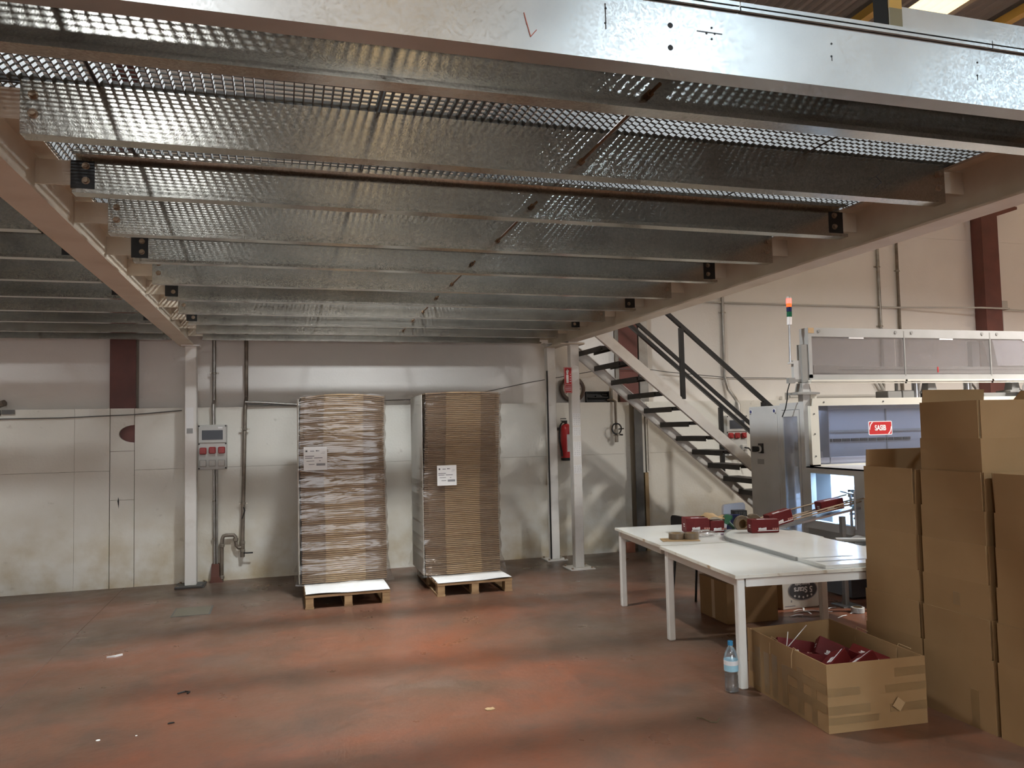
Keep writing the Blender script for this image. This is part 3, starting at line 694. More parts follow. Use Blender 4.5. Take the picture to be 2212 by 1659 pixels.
bs = MB((-0.74, 9.37, 0)).rings([[(-0.80, 9.33, 0.0), (-0.66, 9.33, 0.0), (-0.66, 9.418, 0.0), (-0.80, 9.418, 0.0)], [(-0.79, 9.33, 0.06), (-0.70, 9.33, 0.06), (-0.70, 9.418, 0.06), (-0.79, 9.418, 0.06)], [(-0.785, 9.35, 0.2), (-0.705, 9.35, 0.2), (-0.705, 9.418, 0.2), (-0.785, 9.418, 0.2)]]).build('conduit_boot', mat('brown_boot', (0.12, 0.04, 0.025), 0.6))
tag(bs, 'dark red boot where the conduits enter the floor', 'boot')
t = conduit('water_pipe', 'old water pipe with bends and lever tap, dropping from the mezzanine', [(-0.415, 9.50, 2.90), (-0.418, 9.50, 2.06), (-0.423, 9.40, 1.99), (-0.425, 9.36, 1.95), (-0.45, 9.36, 0.80), (-0.457, 9.36, 0.42)], 0.021, M_OLDPIPE, ((-0.43, 9.36, 1.70), (-0.45, 9.36, 0.86)))
o = t.location
MB(o).tube([(-0.457, 9.36, 0.44), (-0.457, 9.36, 0.26)], 0.024, 10).build('tap_body', M_OLDPIPE, t)
MB(o).tube([(-0.457, 9.36, 0.37), (-0.50, 9.36, 0.365), (-0.522, 9.36, 0.39), (-0.528, 9.36, 0.44), (-0.53, 9.36, 0.485), (-0.55, 9.36, 0.51), (-0.63, 9.36, 0.512), (-0.66, 9.36, 0.505), (-0.674, 9.36, 0.47), (-0.676, 9.36, 0.42), (-0.678, 9.36, 0.0)], 0.020, 10).build('branch', M_OLDPIPE, t, True)
b = MB(o)
for p in ((-0.457, 9.36, 0.42), (-0.457, 9.36, 0.33), (-0.676, 9.36, 0.40), (-0.678, 9.36, 0.05), (-0.530, 9.36, 0.46)): b.lathe([(0.021, -0.02), (0.028, -0.014), (0.028, 0.014), (0.021, 0.02)], p, 12)
b.build('fitting', M_BRASS, t)
MB(o).tube([(-0.44, 9.345, 0.305), (-0.41, 9.33, 0.305), (-0.345, 9.33, 0.305)], 0.008, 8).build('lever', M_BLACK, t)
MB(o).tube([(-0.445, 9.335, 0.82), (-0.43, 9.33, 0.78), (-0.445, 9.33, 0.74), (-0.462, 9.33, 0.69)], 0.006, 6).build('wire_tie', M_RUB, t)
conduit('pipe_arm', 'short pipe reaching right along the ledge from the water pipe', [(-0.425, 9.36, 2.01), (-0.20, 9.38, 2.00), (0.17, 9.40, 1.972)], 0.013, M_ZINC)
conduit('pipe_arm', 'second thin pipe reaching right along the ledge', [(-0.41, 9.37, 1.985), (0.15, 9.405, 1.966)], 0.008, M_DKGREY)

# cables
def cable(label, pts, r=0.005, mt=None):
    P = [Vector(p) for p in pts]; Q = []
    for i in range(len(P) - 1):
        for k in range(4): Q.append(P[i].lerp(P[i + 1], k / 4))
    Q.append(P[-1])
    tag(MB(P[0]).tube(Q, r, 6).build('cable', mt or M_DKGREY, None, True), label, 'cable')
cable('sagging cable on the left wall ledge', [(-3.0, 9.405, 1.86), (-2.3, 9.405, 1.862), (-1.6, 9.405, 1.885), (-1.1, 9.405, 1.925)], 0.006)
cable('thin cable strung behind the wrapped stacks up to the stair', [(0.7, 9.40, 2.0), (1.5, 9.42, 2.02), (2.2, 9.43, 2.06), (3.0, 9.42, 2.22), (3.5, 9.42, 2.30), (4.1, 9.40, 2.40), (4.75, 9.41, 2.38), (5.0, 9.50, 2.36), (6.0, 9.54, 2.28), (7.0, 9.54, 2.27)], 0.005)
conduit('conduit', 'long horizontal conduit crossing the bright upper wall', [(5.3, 9.54, 3.345), (7.0, 9.54, 3.338), (8.8, 9.54, 3.335), (10.3, 9.32, 3.333), (10.85, 9.32, 3.33), (10.95, 9.54, 3.34), (14.5, 9.54, 3.33)], 0.014, M_LTGREY)
conduit('conduit', 'zinc conduit with a kink behind the stair handrail', [(5.93, 9.535, 6.1), (5.92, 9.535, 3.3), (5.91, 9.535, 2.30), (5.95, 9.52, 2.12), (6.01, 9.45, 1.99), (6.02, 9.385, 1.90), (6.02, 9.385, 1.76)], 0.022, M_ZINC, ((5.92, 9.535, 3.2),))
conduit('conduit', 'light zinc conduit above the machine, left of a pair', [(8.61, 9.535, 6.1), (8.60, 9.535, 2.0)], 0.023, M_ZINC, ((8.6, 9.535, 3.95), (8.6, 9.535, 3.05)))
conduit('conduit', 'dark conduit above the machine, right of a pair', [(8.97, 9.535, 6.1), (8.95, 9.535, 2.0)], 0.021, M_OLDPIPE, ((8.96, 9.535, 3.9),))
t = thing('junction_box', 'white junction box beside the far right red column', 'junction box', (10.95, 9.5, 3.36))
MB(t.location).cbox(10.90, 11.02, 9.48, 9.568, 3.36, 3.48, 0.005).build('box', M_LTGREY, t)
MB(t.location).box(10.93, 10.97, 9.53, 9.568, 2.0, 3.36).build('trunking', M_LTGREY, t)
t = thing('cable_tray', 'thin bracket and pipe stub on the ledge behind the machine', 'bracket', (7.2, 9.48, DZ))
MB(t.location).tube([(6.9, 9.46, 2.0), (8.7, 9.46, 2.0)], 0.022, 8).tube([(6.86, 9.46, 1.96), (6.86, 9.46, 2.06)], 0.03, 8).build('pipe', M_LTGREY, t)
MB(t.location).tube([(8.35, 9.5, 2.42), (8.62, 9.5, 2.0), (8.64, 9.5, 1.96)], 0.025, 8).build('stay', M_LTGREY, t)

# clock leaning on the ledge
ck = thing('wall_clock', 'round brown-rimmed clock leaning on the ledge behind the post', 'clock', (3.615, 9.49, DZ))
Xc = Matrix.Translation((3.615, 9.475, DZ + 0.178)) @ Matrix.Rotation(R(-8), 4, 'X')
MB(ck.location).lathe([(0.128, 0.012), (0.132, -0.022), (0.150, -0.030), (0.170, -0.022), (0.176, 0.0), (0.174, 0.02), (0.128, 0.02)], (0, 0, 0), 40, 'y', Xc).build('rim', M_BROWN, ck, True)
MB(ck.location).cyl((0, 0.008, 0), (0, 0.0, 0), 0.131, 40, X=Xc).build('face', M_CLOCK, ck)
b = MB(ck.location)
for k in range(12):
    Xk = Xc @ Matrix.Rotation(R(30 * k), 4, 'Y'); b.box(-0.005, 0.005, -0.0025, 0.0, 0.092, 0.116, Xk)
b.box(-0.004, 0.004, -0.004, -0.001, -0.01, 0.065, Xc @ Matrix.Rotation(R(60), 4, 'Y')).box(-0.003, 0.003, -0.004, -0.001, -0.01, 0.095, Xc @ Matrix.Rotation(R(160), 4, 'Y'))
b.build('numerals', M_BROWN, ck)
# black toolbox insert on the ledge
tb = thing('tool_tray', 'black moulded tool tray standing on the ledge beside the clock', 'tray', (3.96, 9.48, DZ))
Xt = Matrix.Translation((3.965, 9.47, DZ + 0.003)) @ Matrix.Rotation(R(-6), 4, 'X')
MB(tb.location).box(-0.165, 0.165, 0.02, 0.03, 0, 0.14, Xt).box(-0.165, -0.152, -0.02, 0.02, 0, 0.14, Xt).box(0.152, 0.165, -0.02, 0.02, 0, 0.14, Xt).box(-0.152, 0.152, -0.02, 0.02, 0.128, 0.14, Xt).box(-0.152, 0.152, -0.02, 0.02, 0.0, 0.012, Xt).build('shell', M_RUB, tb)
MB(tb.location).box(-0.14, 0.14, -0.025, 0.02, 0.055, 0.066, Xt).box(-0.03, 0.05, -0.03, 0.02, 0.066, 0.085, Xt).box(0.06, 0.13, -0.02, 0.02, 0.09, 0.098, Xt).build('ribs', M_BLACK, tb)
wbx = MB((4.20, 9.45, DZ)).box(4.17, 4.235, 9.44, 9.50, DZ + 0.001, DZ + 0.17).build('switch_box', M_SIGNW); tag(wbx, 'small white box on the ledge beside the tool tray', 'box')
# tap with hose coil
vt = thing('wall_tap', 'wall pipe with a valve and coiled black hose near the grey column', 'tap', (4.175, 9.37, 1.42))
o = vt.location
MB(o).tube([(4.10, 9.46, 1.985), (4.15, 9.41, 1.985), (4.172, 9.375, 1.96), (4.172, 9.37, 1.58)], 0.017, 10).build('pipe', M_OLDPIPE, vt, True)
MB(o).cyl((4.172, 9.37, 1.60), (4.172, 9.37, 1.43), 0.023, 10).cyl((4.172, 9.37, 1.53), (4.172, 9.30, 1.53), 0.016, 8).build('valve', M_BRASS, vt)
hp = [(4.165 + 0.066 * math.cos(a * 0.4), 9.345 - 0.004 * (a % 3), 1.605 + 0.07 * math.sin(a * 0.4)) for a in range(36)]
MB(o).tube(hp, 0.009, 6).build('hose', M_RUB, vt, True)
MB(o).tube([(4.19, 9.34, 1.60), (4.26, 9.33, 1.605)], 0.008, 6).tube([(4.18, 9.33, 1.53), (4.24, 9.32, 1.525)], 0.011, 6).build('lever', M_BLACK, vt)
# extinguisher on the wall
fe = thing('fire_extinguisher', 'red fire extinguisher hanging on the wall behind the white posts', 'extinguisher', (3.455, 9.32, 1.22))
o = fe.location
MB(o).lathe([(0.02, 0.0), (0.068, 0.012), (0.072, 0.05), (0.072, 0.37), (0.062, 0.42), (0.035, 0.445), (0.022, 0.45)], (3.455, 9.325, 1.235), 24).build('cylinder', M_REDP, fe, True)
MB(o).lathe([(0.045, 0.0), (0.070, 0.004), (0.072, 0.035), (0.066, 0.04)], (3.455, 9.325, 1.215), 24).build('base_ring', M_RUB, fe)
MB(o).cyl((3.455, 9.325, 1.68), (3.455, 9.325, 1.725), 0.018, 10).box(3.39, 3.47, 9.315, 9.335, 1.715, 1.727).box(3.385, 3.46, 9.317, 9.333, 1.745, 1.755).build('valve_head', M_RUB, fe)
MB(o).tube([(3.44, 9.315, 1.705), (3.40, 9.30, 1.705), (3.365, 9.29, 1.66), (3.35, 9.285, 1.56), (3.352, 9.285, 1.46), (3.375, 9.285, 1.34), (3.38, 9.285, 1.27)], 0.011, 8).build('hose', M_RUB, fe, True)
MB(o).box(3.44, 3.50, 9.2515, 9.2535, 1.33, 1.55).build('label', M_SIGNW, fe)
MB(o).box(3.36, 3.40, 9.395, 9.418, 1.60, 1.64).box(3.41, 3.50, 9.395, 9.418, 1.55, 1.66).build('bracket', M_DKGREY, fe)
# broken brick lumps on the ledge at far left
b = thing('block_lump', 'grey concrete blocks on the ledge at the left picture edge', 'block', (-2.95, 9.44, DZ))
MB(b.location).box(-3.2, -2.88, 9.40, 9.416, 1.90, 1.955).box(-2.87, -2.75, 9.40, 9.416, 1.91, 1.956).build('render_patch', M_DKGREY, b)
MB(b.location).tube([(-2.95, 9.5, DZ + 0.05), (-2.86, 9.46, DZ + 0.075)], 0.035, 10).build('pipe_end', M_OLDPIPE, b)
# dark scratch on the filler strip
MB().prism([(-1.755, 0.94), (-1.745, 0.985), (-1.738, 0.94), (-1.742, 0.86)], 'y', DY + 0.002, DY + 0.0045).build('scratch', M_RUB, wb)

# ============================================================ WRAPPED PALLETS
def pallet_stack(px, py, w_, d_, sx0, sx1, sy0, sy1, ztop, lab_p, lab_s, notice, bow, seed):
    r = random.Random(seed)
    t = thing('pallet', lab_p, 'pallet', (px, py, 0), group='wooden pallets')
    for bx in (0.0, w_ / 2 - 0.04, w_ - 0.08):
        MB().box(bx, bx + 0.08, 0, d_, 0.001, 0.02).build('runner', M_WOOD, t)
        for by in (0.0, d_ / 2 - 0.06, d_ - 0.12):
            MB().box(bx + 0.004, bx + 0.076, by + 0.003, by + 0.12, 0.02, 0.105).build('block', M_WOOD, t)
    for k in range(7):
        y = k * (d_ - 0.13) / 6
        MB().box(0, w_, y, y + 0.13, 0.105, 0.127 + 0.0005 * (k % 2)).build('deck_board', M_WOOD, t)
    # loose white sheet under the load
    s = thing('cardboard_stack', lab_s, 'cardboard stack', (sx0, sy0, 0.135), group='film-wrapped stacks of flat cartons')
    o = s.location
    n = 13; rr = []
    vs, fs = [], []
    for j in range(6):
        for i in range(n):
            u = i / (n - 1); y = -(sy0 - py) - 0.005 + j * (sy0 - py + 0.25) / 5
            z = 0.0 + (0.012 * math.sin(u * 5 + seed) - 0.006 * (u * 2 - 1) ** 2 if j == 0 else 0.004 * math.sin(u * 7 + j))
            z = max(z, -0.003)
            vs.append((px - sx0 + 0.005 + u * (w_ - 0.01), y, z)); 
    for j in range(5):
        for i in range(n - 1): fs.append((j * n + i, j * n + i + 1, (j + 1) * n + i + 1, (j + 1) * n + i))
    sh = MB().add(vs, fs).add([(a, b, c + 0.003) for a, b, c in vs], fs).build('white_sheet', M_PAPER, s)
    # layers of folded cartons: three columns per layer, edges uneven
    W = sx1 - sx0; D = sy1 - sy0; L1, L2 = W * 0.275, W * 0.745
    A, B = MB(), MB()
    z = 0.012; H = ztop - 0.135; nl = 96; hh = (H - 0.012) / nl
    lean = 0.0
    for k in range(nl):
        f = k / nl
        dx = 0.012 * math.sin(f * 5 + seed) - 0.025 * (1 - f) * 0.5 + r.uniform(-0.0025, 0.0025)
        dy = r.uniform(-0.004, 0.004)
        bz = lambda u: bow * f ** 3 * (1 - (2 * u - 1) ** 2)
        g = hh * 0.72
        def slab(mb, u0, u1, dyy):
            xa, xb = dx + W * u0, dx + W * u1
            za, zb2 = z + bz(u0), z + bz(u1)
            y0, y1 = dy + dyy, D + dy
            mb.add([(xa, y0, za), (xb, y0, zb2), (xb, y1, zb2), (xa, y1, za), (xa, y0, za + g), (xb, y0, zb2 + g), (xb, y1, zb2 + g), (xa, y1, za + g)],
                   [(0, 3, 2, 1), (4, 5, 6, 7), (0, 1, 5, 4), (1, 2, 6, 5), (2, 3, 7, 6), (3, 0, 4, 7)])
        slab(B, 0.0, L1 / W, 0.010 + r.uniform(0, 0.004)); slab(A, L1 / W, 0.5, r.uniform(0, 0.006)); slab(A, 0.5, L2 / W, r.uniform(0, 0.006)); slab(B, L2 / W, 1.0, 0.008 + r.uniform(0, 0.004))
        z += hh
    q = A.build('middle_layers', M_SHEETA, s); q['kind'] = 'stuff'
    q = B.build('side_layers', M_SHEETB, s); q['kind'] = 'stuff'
    MB().box(0.03, W - 0.03, 0.03, D - 0.01, 0.008, H - 0.03).build('core_sheets', M_CARDED, s)
    MB().box(-0.030, -0.026, 0.012, D - 0.01, 0.012, H - 0.02).build('side_sheen', mat('film_sheen', (0.74, 0.70, 0.62), 0.55), s)  # added pale sheet; its tone stands in for light caught on the film
    # clear film: a wrinkled skin a little outside the load
    rings = []
    for k in range(44):
        f = k / 43; zz = 0.004 + f * (H + 0.004); ring = []
        dx = 0.012 * math.sin(f * 5 + seed) - 0.025 * (1 - f) * 0.5
        gap = 0.014 + (0.05 * (1 - f / 0.10) if f < 0.10 else 0) + 0.006 * math.sin(k * 1.7 + seed)
        for (ax, ay, m_) in ((0, 0, 12), (1, 0, 10), (1, 1, 12), (0, 1, 10)):
            for i in range(m_):
                u = i / m_
                if (ax, ay) == (0, 0): x, y = -gap + (W + 2 * gap) * u, -gap
                elif (ax, ay) == (1, 0): x, y = W + gap, -gap + (D + 2 * gap) * u
                elif (ax, ay) == (1, 1): x, y = W + gap - (W + 2 * gap) * u, D + gap
                else: x, y = -gap, D + gap - (D + 2 * gap) * u
                wv = 0.005 * math.sin(k * 2.1 + i * 1.3 + ax * 3) * (1 if 0 < i else 0.3)
                if (ax, ay) == (0, 0): y += min(0, wv) - 0.002
                ring.append((x + dx, y, zz + bow * max(0, f) ** 3 * (1 - (2 * max(0, min(1, x / W)) - 1) ** 2)))
        rings.append(ring)
    MB().rings(rings, None, False).build('stretch_film', M_FILM, s, True)
    # paper label on the front
    lx, lz, lw = notice
    lb = MB().box(lx, lx + lw, -0.0285, -0.0275, lz, lz + lw * 1.02).build('paper_label', M_PAPER, s)
    ik = MB()
    for (u0, u1, v0, v1) in ((0.08, 0.16, 0.80, 0.87), (0.52, 0.60, 0.82, 0.86), (0.06, 0.45, 0.60, 0.625), (0.06, 0.38, 0.52, 0.545), (0.44, 0.80, 0.52, 0.545), (0.12, 0.45, 0.39, 0.41), (0.66, 0.72, 0.385, 0.41)):
        ik.box(lx + lw * u0, lx + lw * u1, -0.0292, -0.0285, lz + lw * v0, lz + lw * v1)
    ik.build('print', M_INK, lb)
    ik = MB()
    for (u0, u1, v0, v1) in ((0.28, 0.45, 0.81, 0.85), (0.61, 0.67, 0.82, 0.86), (0.78, 0.92, 0.78, 0.79), (0.74, 0.90, 0.72, 0.73), (0.22, 0.46, 0.235, 0.27), (0.54, 0.92, 0.19, 0.29)):
        ik.box(lx + lw * u0, lx + lw * u1, -0.0292, -0.0285, lz + lw * v0, lz + lw * v1)
    ik.build('grey_print', M_INKMID, lb)
    return s
pallet_stack(0.18, 7.565, 0.79, 1.20, 0.165, 1.0, 8.05, 8.78, 2.005, 'wooden pallet under the left wrapped carton stack', 'tall film-wrapped stack of flat cartons, left of the two', (0.02, 1.135, 0.228), 0.035, 1)
pallet_stack(1.44, 7.64, 0.77, 1.20, 1.405, 2.20, 8.0, 8.75, 2.035, 'wooden pallet under the right wrapped carton stack', 'tall film-wrapped stack of flat cartons, right of the two', (0.115, 0.93, 0.205), 0.012, 3)

# ============================================================ PACKING MACHINE
mc = thing('packing_machine', 'grey packing machine with glazed guards, lit blue inside, behind the table', 'machine', (5.5, 6.6, 0))
o = mc.location
MX = 4.97
cab = MB(o).cbox(MX, MX + 0.45, 7.0, 7.55, 0.06, 1.82, 0.006).build('control_cabinet', M_MACH, mc)
MB(o).box(MX - 0.006, MX, 7.03, 7.53, 0.10, 1.80).build('cabinet_door', M_MACH, cab)
b = MB(o)
for (y, z) in ((7.05, 1.74), (7.05, 0.62), (7.51, 1.74), (7.51, 0.62)): b.cyl((MX - 0.004, y, z), (MX - 0.010, y, z), 0.007, 8)
b.build('door_screw', M_DKGREY, cab)
rd = MB().cyl((0, 0, 0), (-0.003, 0, 0), 0.024, 20).mesh('round_sticker', M_SIGNW)
rd2 = MB().cyl((0, 0, 0), (-0.0042, 0, 0), 0.018, 20).box(-0.005, -0.0042, -0.003, 0.003, -0.012, 0.012).mesh('sticker_emblem', mat('dark_blue_ink', (0.03, 0.04, 0.14), 0.5))
for y in (7.50, 7.075):
    q = inst(rd, 'round_sticker', cab, (MX - 0.0062 - o.x, y - o.y, 1.765)); inst(rd2, 'sticker_emblem', q)
MB(o).box(MX - 0.02, MX - 0.006, 7.29, 7.37, 1.315, 1.42).build('switch_plate', M_BLACK, cab)
MB(o).cyl((MX - 0.02, 7.345, 1.36), (MX - 0.04, 7.345, 1.36), 0.038, 18).build('switch_collar', M_LTGREY, cab)
MB(o).cyl((MX - 0.04, 7.345, 1.36), (MX - 0.075, 7.345, 1.36), 0.028, 16).box(MX - 0.10, MX - 0.07, 7.325, 7.365, 1.33, 1.39).build('rotary_switch', M_RUB, cab)
MB(o).box(MX - 0.0075, MX - 0.006, 7.29, 7.41, 1.195, 1.25).build('name_plate', M_MACHDK, cab)
# uprights and side door
MB(o).box(MX, MX + 0.08, 6.96, 7.0, 0.06, 1.82).box(MX, MX + 0.08, 6.60, 6.665, 0.06, 2.03).box(MX, MX + 0.08, 6.665, 6.96, 1.77, 1.84).box(MX, MX + 0.08, 6.665, 6.96, 0.06, 0.30).build('frame', M_MACH, mc)
dr = MB(o).box(MX - 0.004, MX + 0.02, 6.935, 6.957, 0.32, 1.765).box(MX - 0.004, MX + 0.02, 6.668, 6.70, 0.32, 1.765).box(MX - 0.004, MX + 0.02, 6.70, 6.935, 1.70, 1.765).box(MX - 0.004, MX + 0.02, 6.70, 6.935, 0.32, 0.40).build('side_door', M_MACH, mc)
MB(o).box(MX + 0.004, MX + 0.008, 6.70, 6.935, 0.40, 1.70).build('pane', M_PANE, dr)
MB(o).box(MX + 0.30, MX + 0.31, 6.62, 6.99, 0.3, 1.80).build('inner_plate', M_INNER, mc)
MB(o).tube([(MX + 0.15, 6.74, 1.72), (MX + 0.15, 6.76, 1.55), (MX + 0.16, 6.83, 1.40), (MX + 0.16, 6.84, 1.22), (MX + 0.17, 6.80, 1.02)], 0.022, 8).build('hose', M_RUB, mc, True)
MB(o).prism([(6.74, 1.28), (6.80, 1.42), (6.90, 1.44), (6.92, 1.25), (6.86, 1.02), (6.80, 0.95)], 'x', MX + 0.10, MX + 0.20).build('motor_cover', M_MACHDK, mc)
# upper glazed guard with the name sign (front plane y = 6.6)
MB(o).box(5.05, 9.2, 6.56, 6.60, 1.80, 1.872).box(5.02, 5.115, 6.56, 6.60, 1.20, 1.80).box(5.02, 9.2, 6.56, 6.60, 1.155, 1.215).build('front_frame', M_MACHLT, mc)
MB(o).box(5.115, 9.2, 6.575, 6.580, 1.215, 1.80).build('front_pane', M_PANE2, mc)
MB(o).box(5.05, 9.2, 7.10, 7.12, 0.20, 1.80).build('back_plate', M_INNER, mc)
MB(o).box(5.05, 9.2, 6.60, 7.10, 1.80, 1.84).build('roof_plate', M_MACH, mc)
b = MB(o)
for k in range(14): b.box(5.13 + 0.115 * k, 5.225 + 0.115 * k, 7.085, 7.10, 1.420, 1.452)
b.build('slot', M_RUB, mc)
b = MB(o)
for x in (5.58, 6.4): b.box(x, x + 0.012, 7.085, 7.1, 0.9, 1.80)
b.box(5.1, 9.0, 7.08, 7.10, 1.52, 1.545).build('plate_seam', M_MACHDK, mc)
b = MB(o)
for x in (5.18, 5.9, 6.6): b.cyl((x, 6.56, 1.835), (x, 6.553, 1.835), 0.008, 8)
for z in (1.30, 1.52, 1.72): b.cyl((5.06, 6.56, z), (5.06, 6.553, z), 0.008, 8)
b.build('screw', M_DKGREY, mc)
MB(o).box(5.13, 9.1, 6.62, 6.68, 1.225, 1.28).build('white_rail', M_SIGNW, mc)
MB(o).cyl((5.18, 6.64, 1.28), (5.18, 6.64, 1.34), 0.025, 12).build('knob', M_STEEL, mc)
# name sign
sg = thing('machine_sign', 'red and white SASIB sign on the machine window', 'sign', (5.86, 6.572, 1.56))
Xs = Matrix.Translation((5.862, 6.5735, 1.563))
def rrect(w_, h_, r_, n=5):
    P = []
    for cx, cy, a0 in ((w_ / 2 - r_, h_ / 2 - r_, 0), (-w_ / 2 + r_, h_ / 2 - r_, 90), (-w_ / 2 + r_, -h_ / 2 + r_, 180), (w_ / 2 - r_, -h_ / 2 + r_, 270)):
        for k in range(n + 1): P.append((cx + r_ * math.cos(R(a0 + 90 * k / n)), cy + r_ * math.sin(R(a0 + 90 * k / n))))
    return P
MB(sg.location).prism(rrect(0.292, 0.142, 0.014), 'y', -0.002, 0, Xs).build('border', M_SIGNW, sg)
MB(sg.location).prism(rrect(0.276, 0.126, 0.010), 'y', -0.003, -0.002, Xs).build('field', M_REDP, sg)
def arc(P0, P1, P2, wd, n=10):
    a, bq = [], []
    for k in range(n + 1):
        t_ = k / n; x = (1 - t_) ** 2 * P0[0] + 2 * t_ * (1 - t_) * P1[0] + t_ * t_ * P2[0]; y = (1 - t_) ** 2 * P0[1] + 2 * t_ * (1 - t_) * P1[1] + t_ * t_ * P2[1]
        a.append((x, y)); bq.append((x + wd[0], y + wd[1]))
    return a + bq[::-1]
sw_ = MB(sg.location)
sw_.prism(arc((-0.138, -0.01), (-0.132, 0.045), (-0.100, 0.063), (0.008, -0.007)), 'y', -0.004, -0.003, Xs)
sw_.build('swoosh', M_SIGNW, sg); sw_ = MB(sg.location)
sw_.prism(arc((0.138, 0.01), (0.132, -0.045), (0.100, -0.063), (-0.008, 0.007)), 'y', -0.004, -0.003, Xs)
sw_.build('swoosh', M_SIGNW, sg)
text('lettering', 'SASIB', 0.076, M_SIGNW, sg, (0.0, -0.0030, 0.003), (R(90), 0, 0), 0.0008, 0.0022, sx=0.76)
# lower body, open on its left side, reaching towards the viewer
MB(o).box(MX, MX + 0.06, 5.75, 6.60, 1.14, 1.20).box(MX, MX + 0.06, 5.75, 6.60, 0.60, 0.68).box(MX, MX + 0.06, 6.535, 6.60, 0.68, 1.14).box(MX, MX + 0.06, 5.75, 5.93, 0.68, 1.14).build('lower_frame', M_MACH, mc)
MB(o).box(MX, 9.2, 5.72, 5.75, 0.05, 1.20).build('near_guard', M_MACH, mc)
MB(o).box(MX, 9.2, 5.75, 6.6, 1.19, 1.20).build('lower_lid', M_MACH, mc)
MB(o).box(5.85, 5.87, 5.76, 6.9, 0.3, 1.18).build('inner_wall', M_SIGNW, mc)
MB(o).box(MX + 0.06, 5.85, 6.86, 6.88, 0.3, 1.185).build('inner_back', M_SIGNW, mc)
MB(o).box(MX, 9.2, 5.95, 6.60, 0.22, 0.60).build('bed', M_MACHDK, mc)
MB(o).box(MX + 0.02, 9.2, 6.05, 6.56, 0.02, 0.22).build('plinth', mat('machine_plinth', (0.10, 0.10, 0.105), 0.5), mc)
tr_ = MB(o)
tr_.box(MX + 0.35, MX + 0.40, 6.05, 6.35, 0.62, 1.0).box(MX + 0.1, MX + 0.7, 6.10, 6.14, 0.93, 1.0).box(MX + 0.25, MX + 0.65, 6.2, 6.3, 0.80, 0.86).box(MX + 0.12, MX + 0.16, 5.97, 6.02, 0.62, 0.98)
tr_.build('mechanism', M_MACHDK, mc)
MB(o).box(MX + 0.05, MX + 0.5, 6.02, 6.30, 0.885, 0.895).build('green_plate', mat('dull_green_plate', (0.14, 0.22, 0.12), 0.5), mc)
b = MB(o)
for k in range(5): b.box(MX + 0.08, MX + 0.6, 5.98 + 0.05 * k, 6.005 + 0.05 * k, 0.70 + 0.035 * k, 0.715 + 0.035 * k)
b.cyl((MX + 0.03, 6.02, 0.62), (MX + 0.03, 6.02, 0.99), 0.012, 10).build('rods', M_STEEL, mc)
ld = bpy.data.lights.new('machine_light', 'AREA'); ld.shape = 'RECTANGLE'; ld.size = 0.5; ld.size_y = 0.05; ld.energy = 34; ld.color = (0.42, 0.66, 1.0)
lt = MB(o).box(5.15, 5.75, 6.40, 6.46, 1.155, 1.185).build('work_light', M_LTGREY, mc)
lo = bpy.data.objects.new('machine_light', ld); col.objects.link(lo); lo.parent = lt; lo.location = (5.45 - o.x, 6.43 - o.y, 1.152)
ld = bpy.data.lights.new('machine_light', 'AREA'); ld.shape = 'RECTANGLE'; ld.size = 3.0; ld.size_y = 0.05; ld.energy = 10; ld.color = (0.62, 0.75, 1.0)
lt = MB(o).box(5.2, 8.4, 6.80, 6.86, 1.765, 1.80).build('work_light', M_LTGREY, mc)
lo = bpy.data.objects.new('machine_light', ld); col.objects.link(lo); lo.parent = lt; lo.location = (6.6 - o.x, 6.83 - o.y, 1.762)
for x, y in ((5.02, 5.80), (5.02, 6.5), (7.0, 5.8)):
    MB(o).cyl((x, y, 0.0), (x, y, 0.03), 0.04, 14).cyl((x, y, 0.03), (x, y, 0.25), 0.014, 8).build('levelling_foot', M_BLACK, mc)
# overhead conveyor enclosure
oc = thing('conveyor_enclosure', 'long glazed grey conveyor enclosure above the packing machine', 'conveyor', (5.06, 6.6, 2.02))
o = oc.location
MB(o).box(5.063, 9.4, 6.60, 6.74, 2.500, 2.59).build('top_beam', M_ENCL, oc)
MB(o).box(5.063, 5.10, 6.60, 6.74, 2.08, 2.500).build('end_post', M_ENCL, oc)
MB(o).box(5.063, 9.4, 6.60, 6.74, 2.06, 2.115).build('bottom_beam', M_ENCL, oc)
for (a, b_) in ((5.10, 6.235), (6.25, 7.38), (7.395, 8.5)):
    MB(o).box(a, b_, 6.604, 6.608, 2.115, 2.500).build('guard_pane', M_PANE, oc)
    MB(o).box(a, b_, 6.730, 6.734, 2.115, 2.500).build('guard_pane', M_PANE, oc)
    MB(o).box(a + 0.45, a + 0.63, 6.596, 6.604, 2.483, 2.497).build('handle', M_SIGNW, oc)
    MB(o).cyl((a + 0.09, 6.60, 2.555), (a + 0.09, 6.592, 2.555), 0.016, 14).cyl((b_ - 0.10, 6.60, 2.555), (b_ - 0.10, 6.592, 2.555), 0.016, 14).build('lock', M_MACHDK, oc)
    MB(o).box(a - 0.06, b_ - 0.02, 6.55, 6.60, 2.042, 2.060).box(a - 0.06, b_ - 0.02, 6.56, 6.60, 2.022, 2.036).build('light_tray', M_MACHLT, oc)
for x in (6.242, 7.388): MB(o).box(x - 0.007, x + 0.007, 6.598, 6.606, 2.10, 2.57).build('divider', M_MACHDK, oc)
MB(o).box(5.13, 9.4, 6.64, 6.70, 2.125, 2.20).build('belt_rail', M_MACHLT, oc)
MB(o).box(5.15, 9.4, 6.636, 6.64, 2.163, 2.169).build('belt_slot', M_MACHDK, oc)
MB(o).cbox(5.13, 5.42, 6.625, 6.64, 2.13, 2.215, 0.004).build('drive_end', M_MACHLT, oc)
MB(o).box(6.66, 6.672, 6.60, 6.604, 2.135, 2.195).build('red_clip', M_REDP, oc)
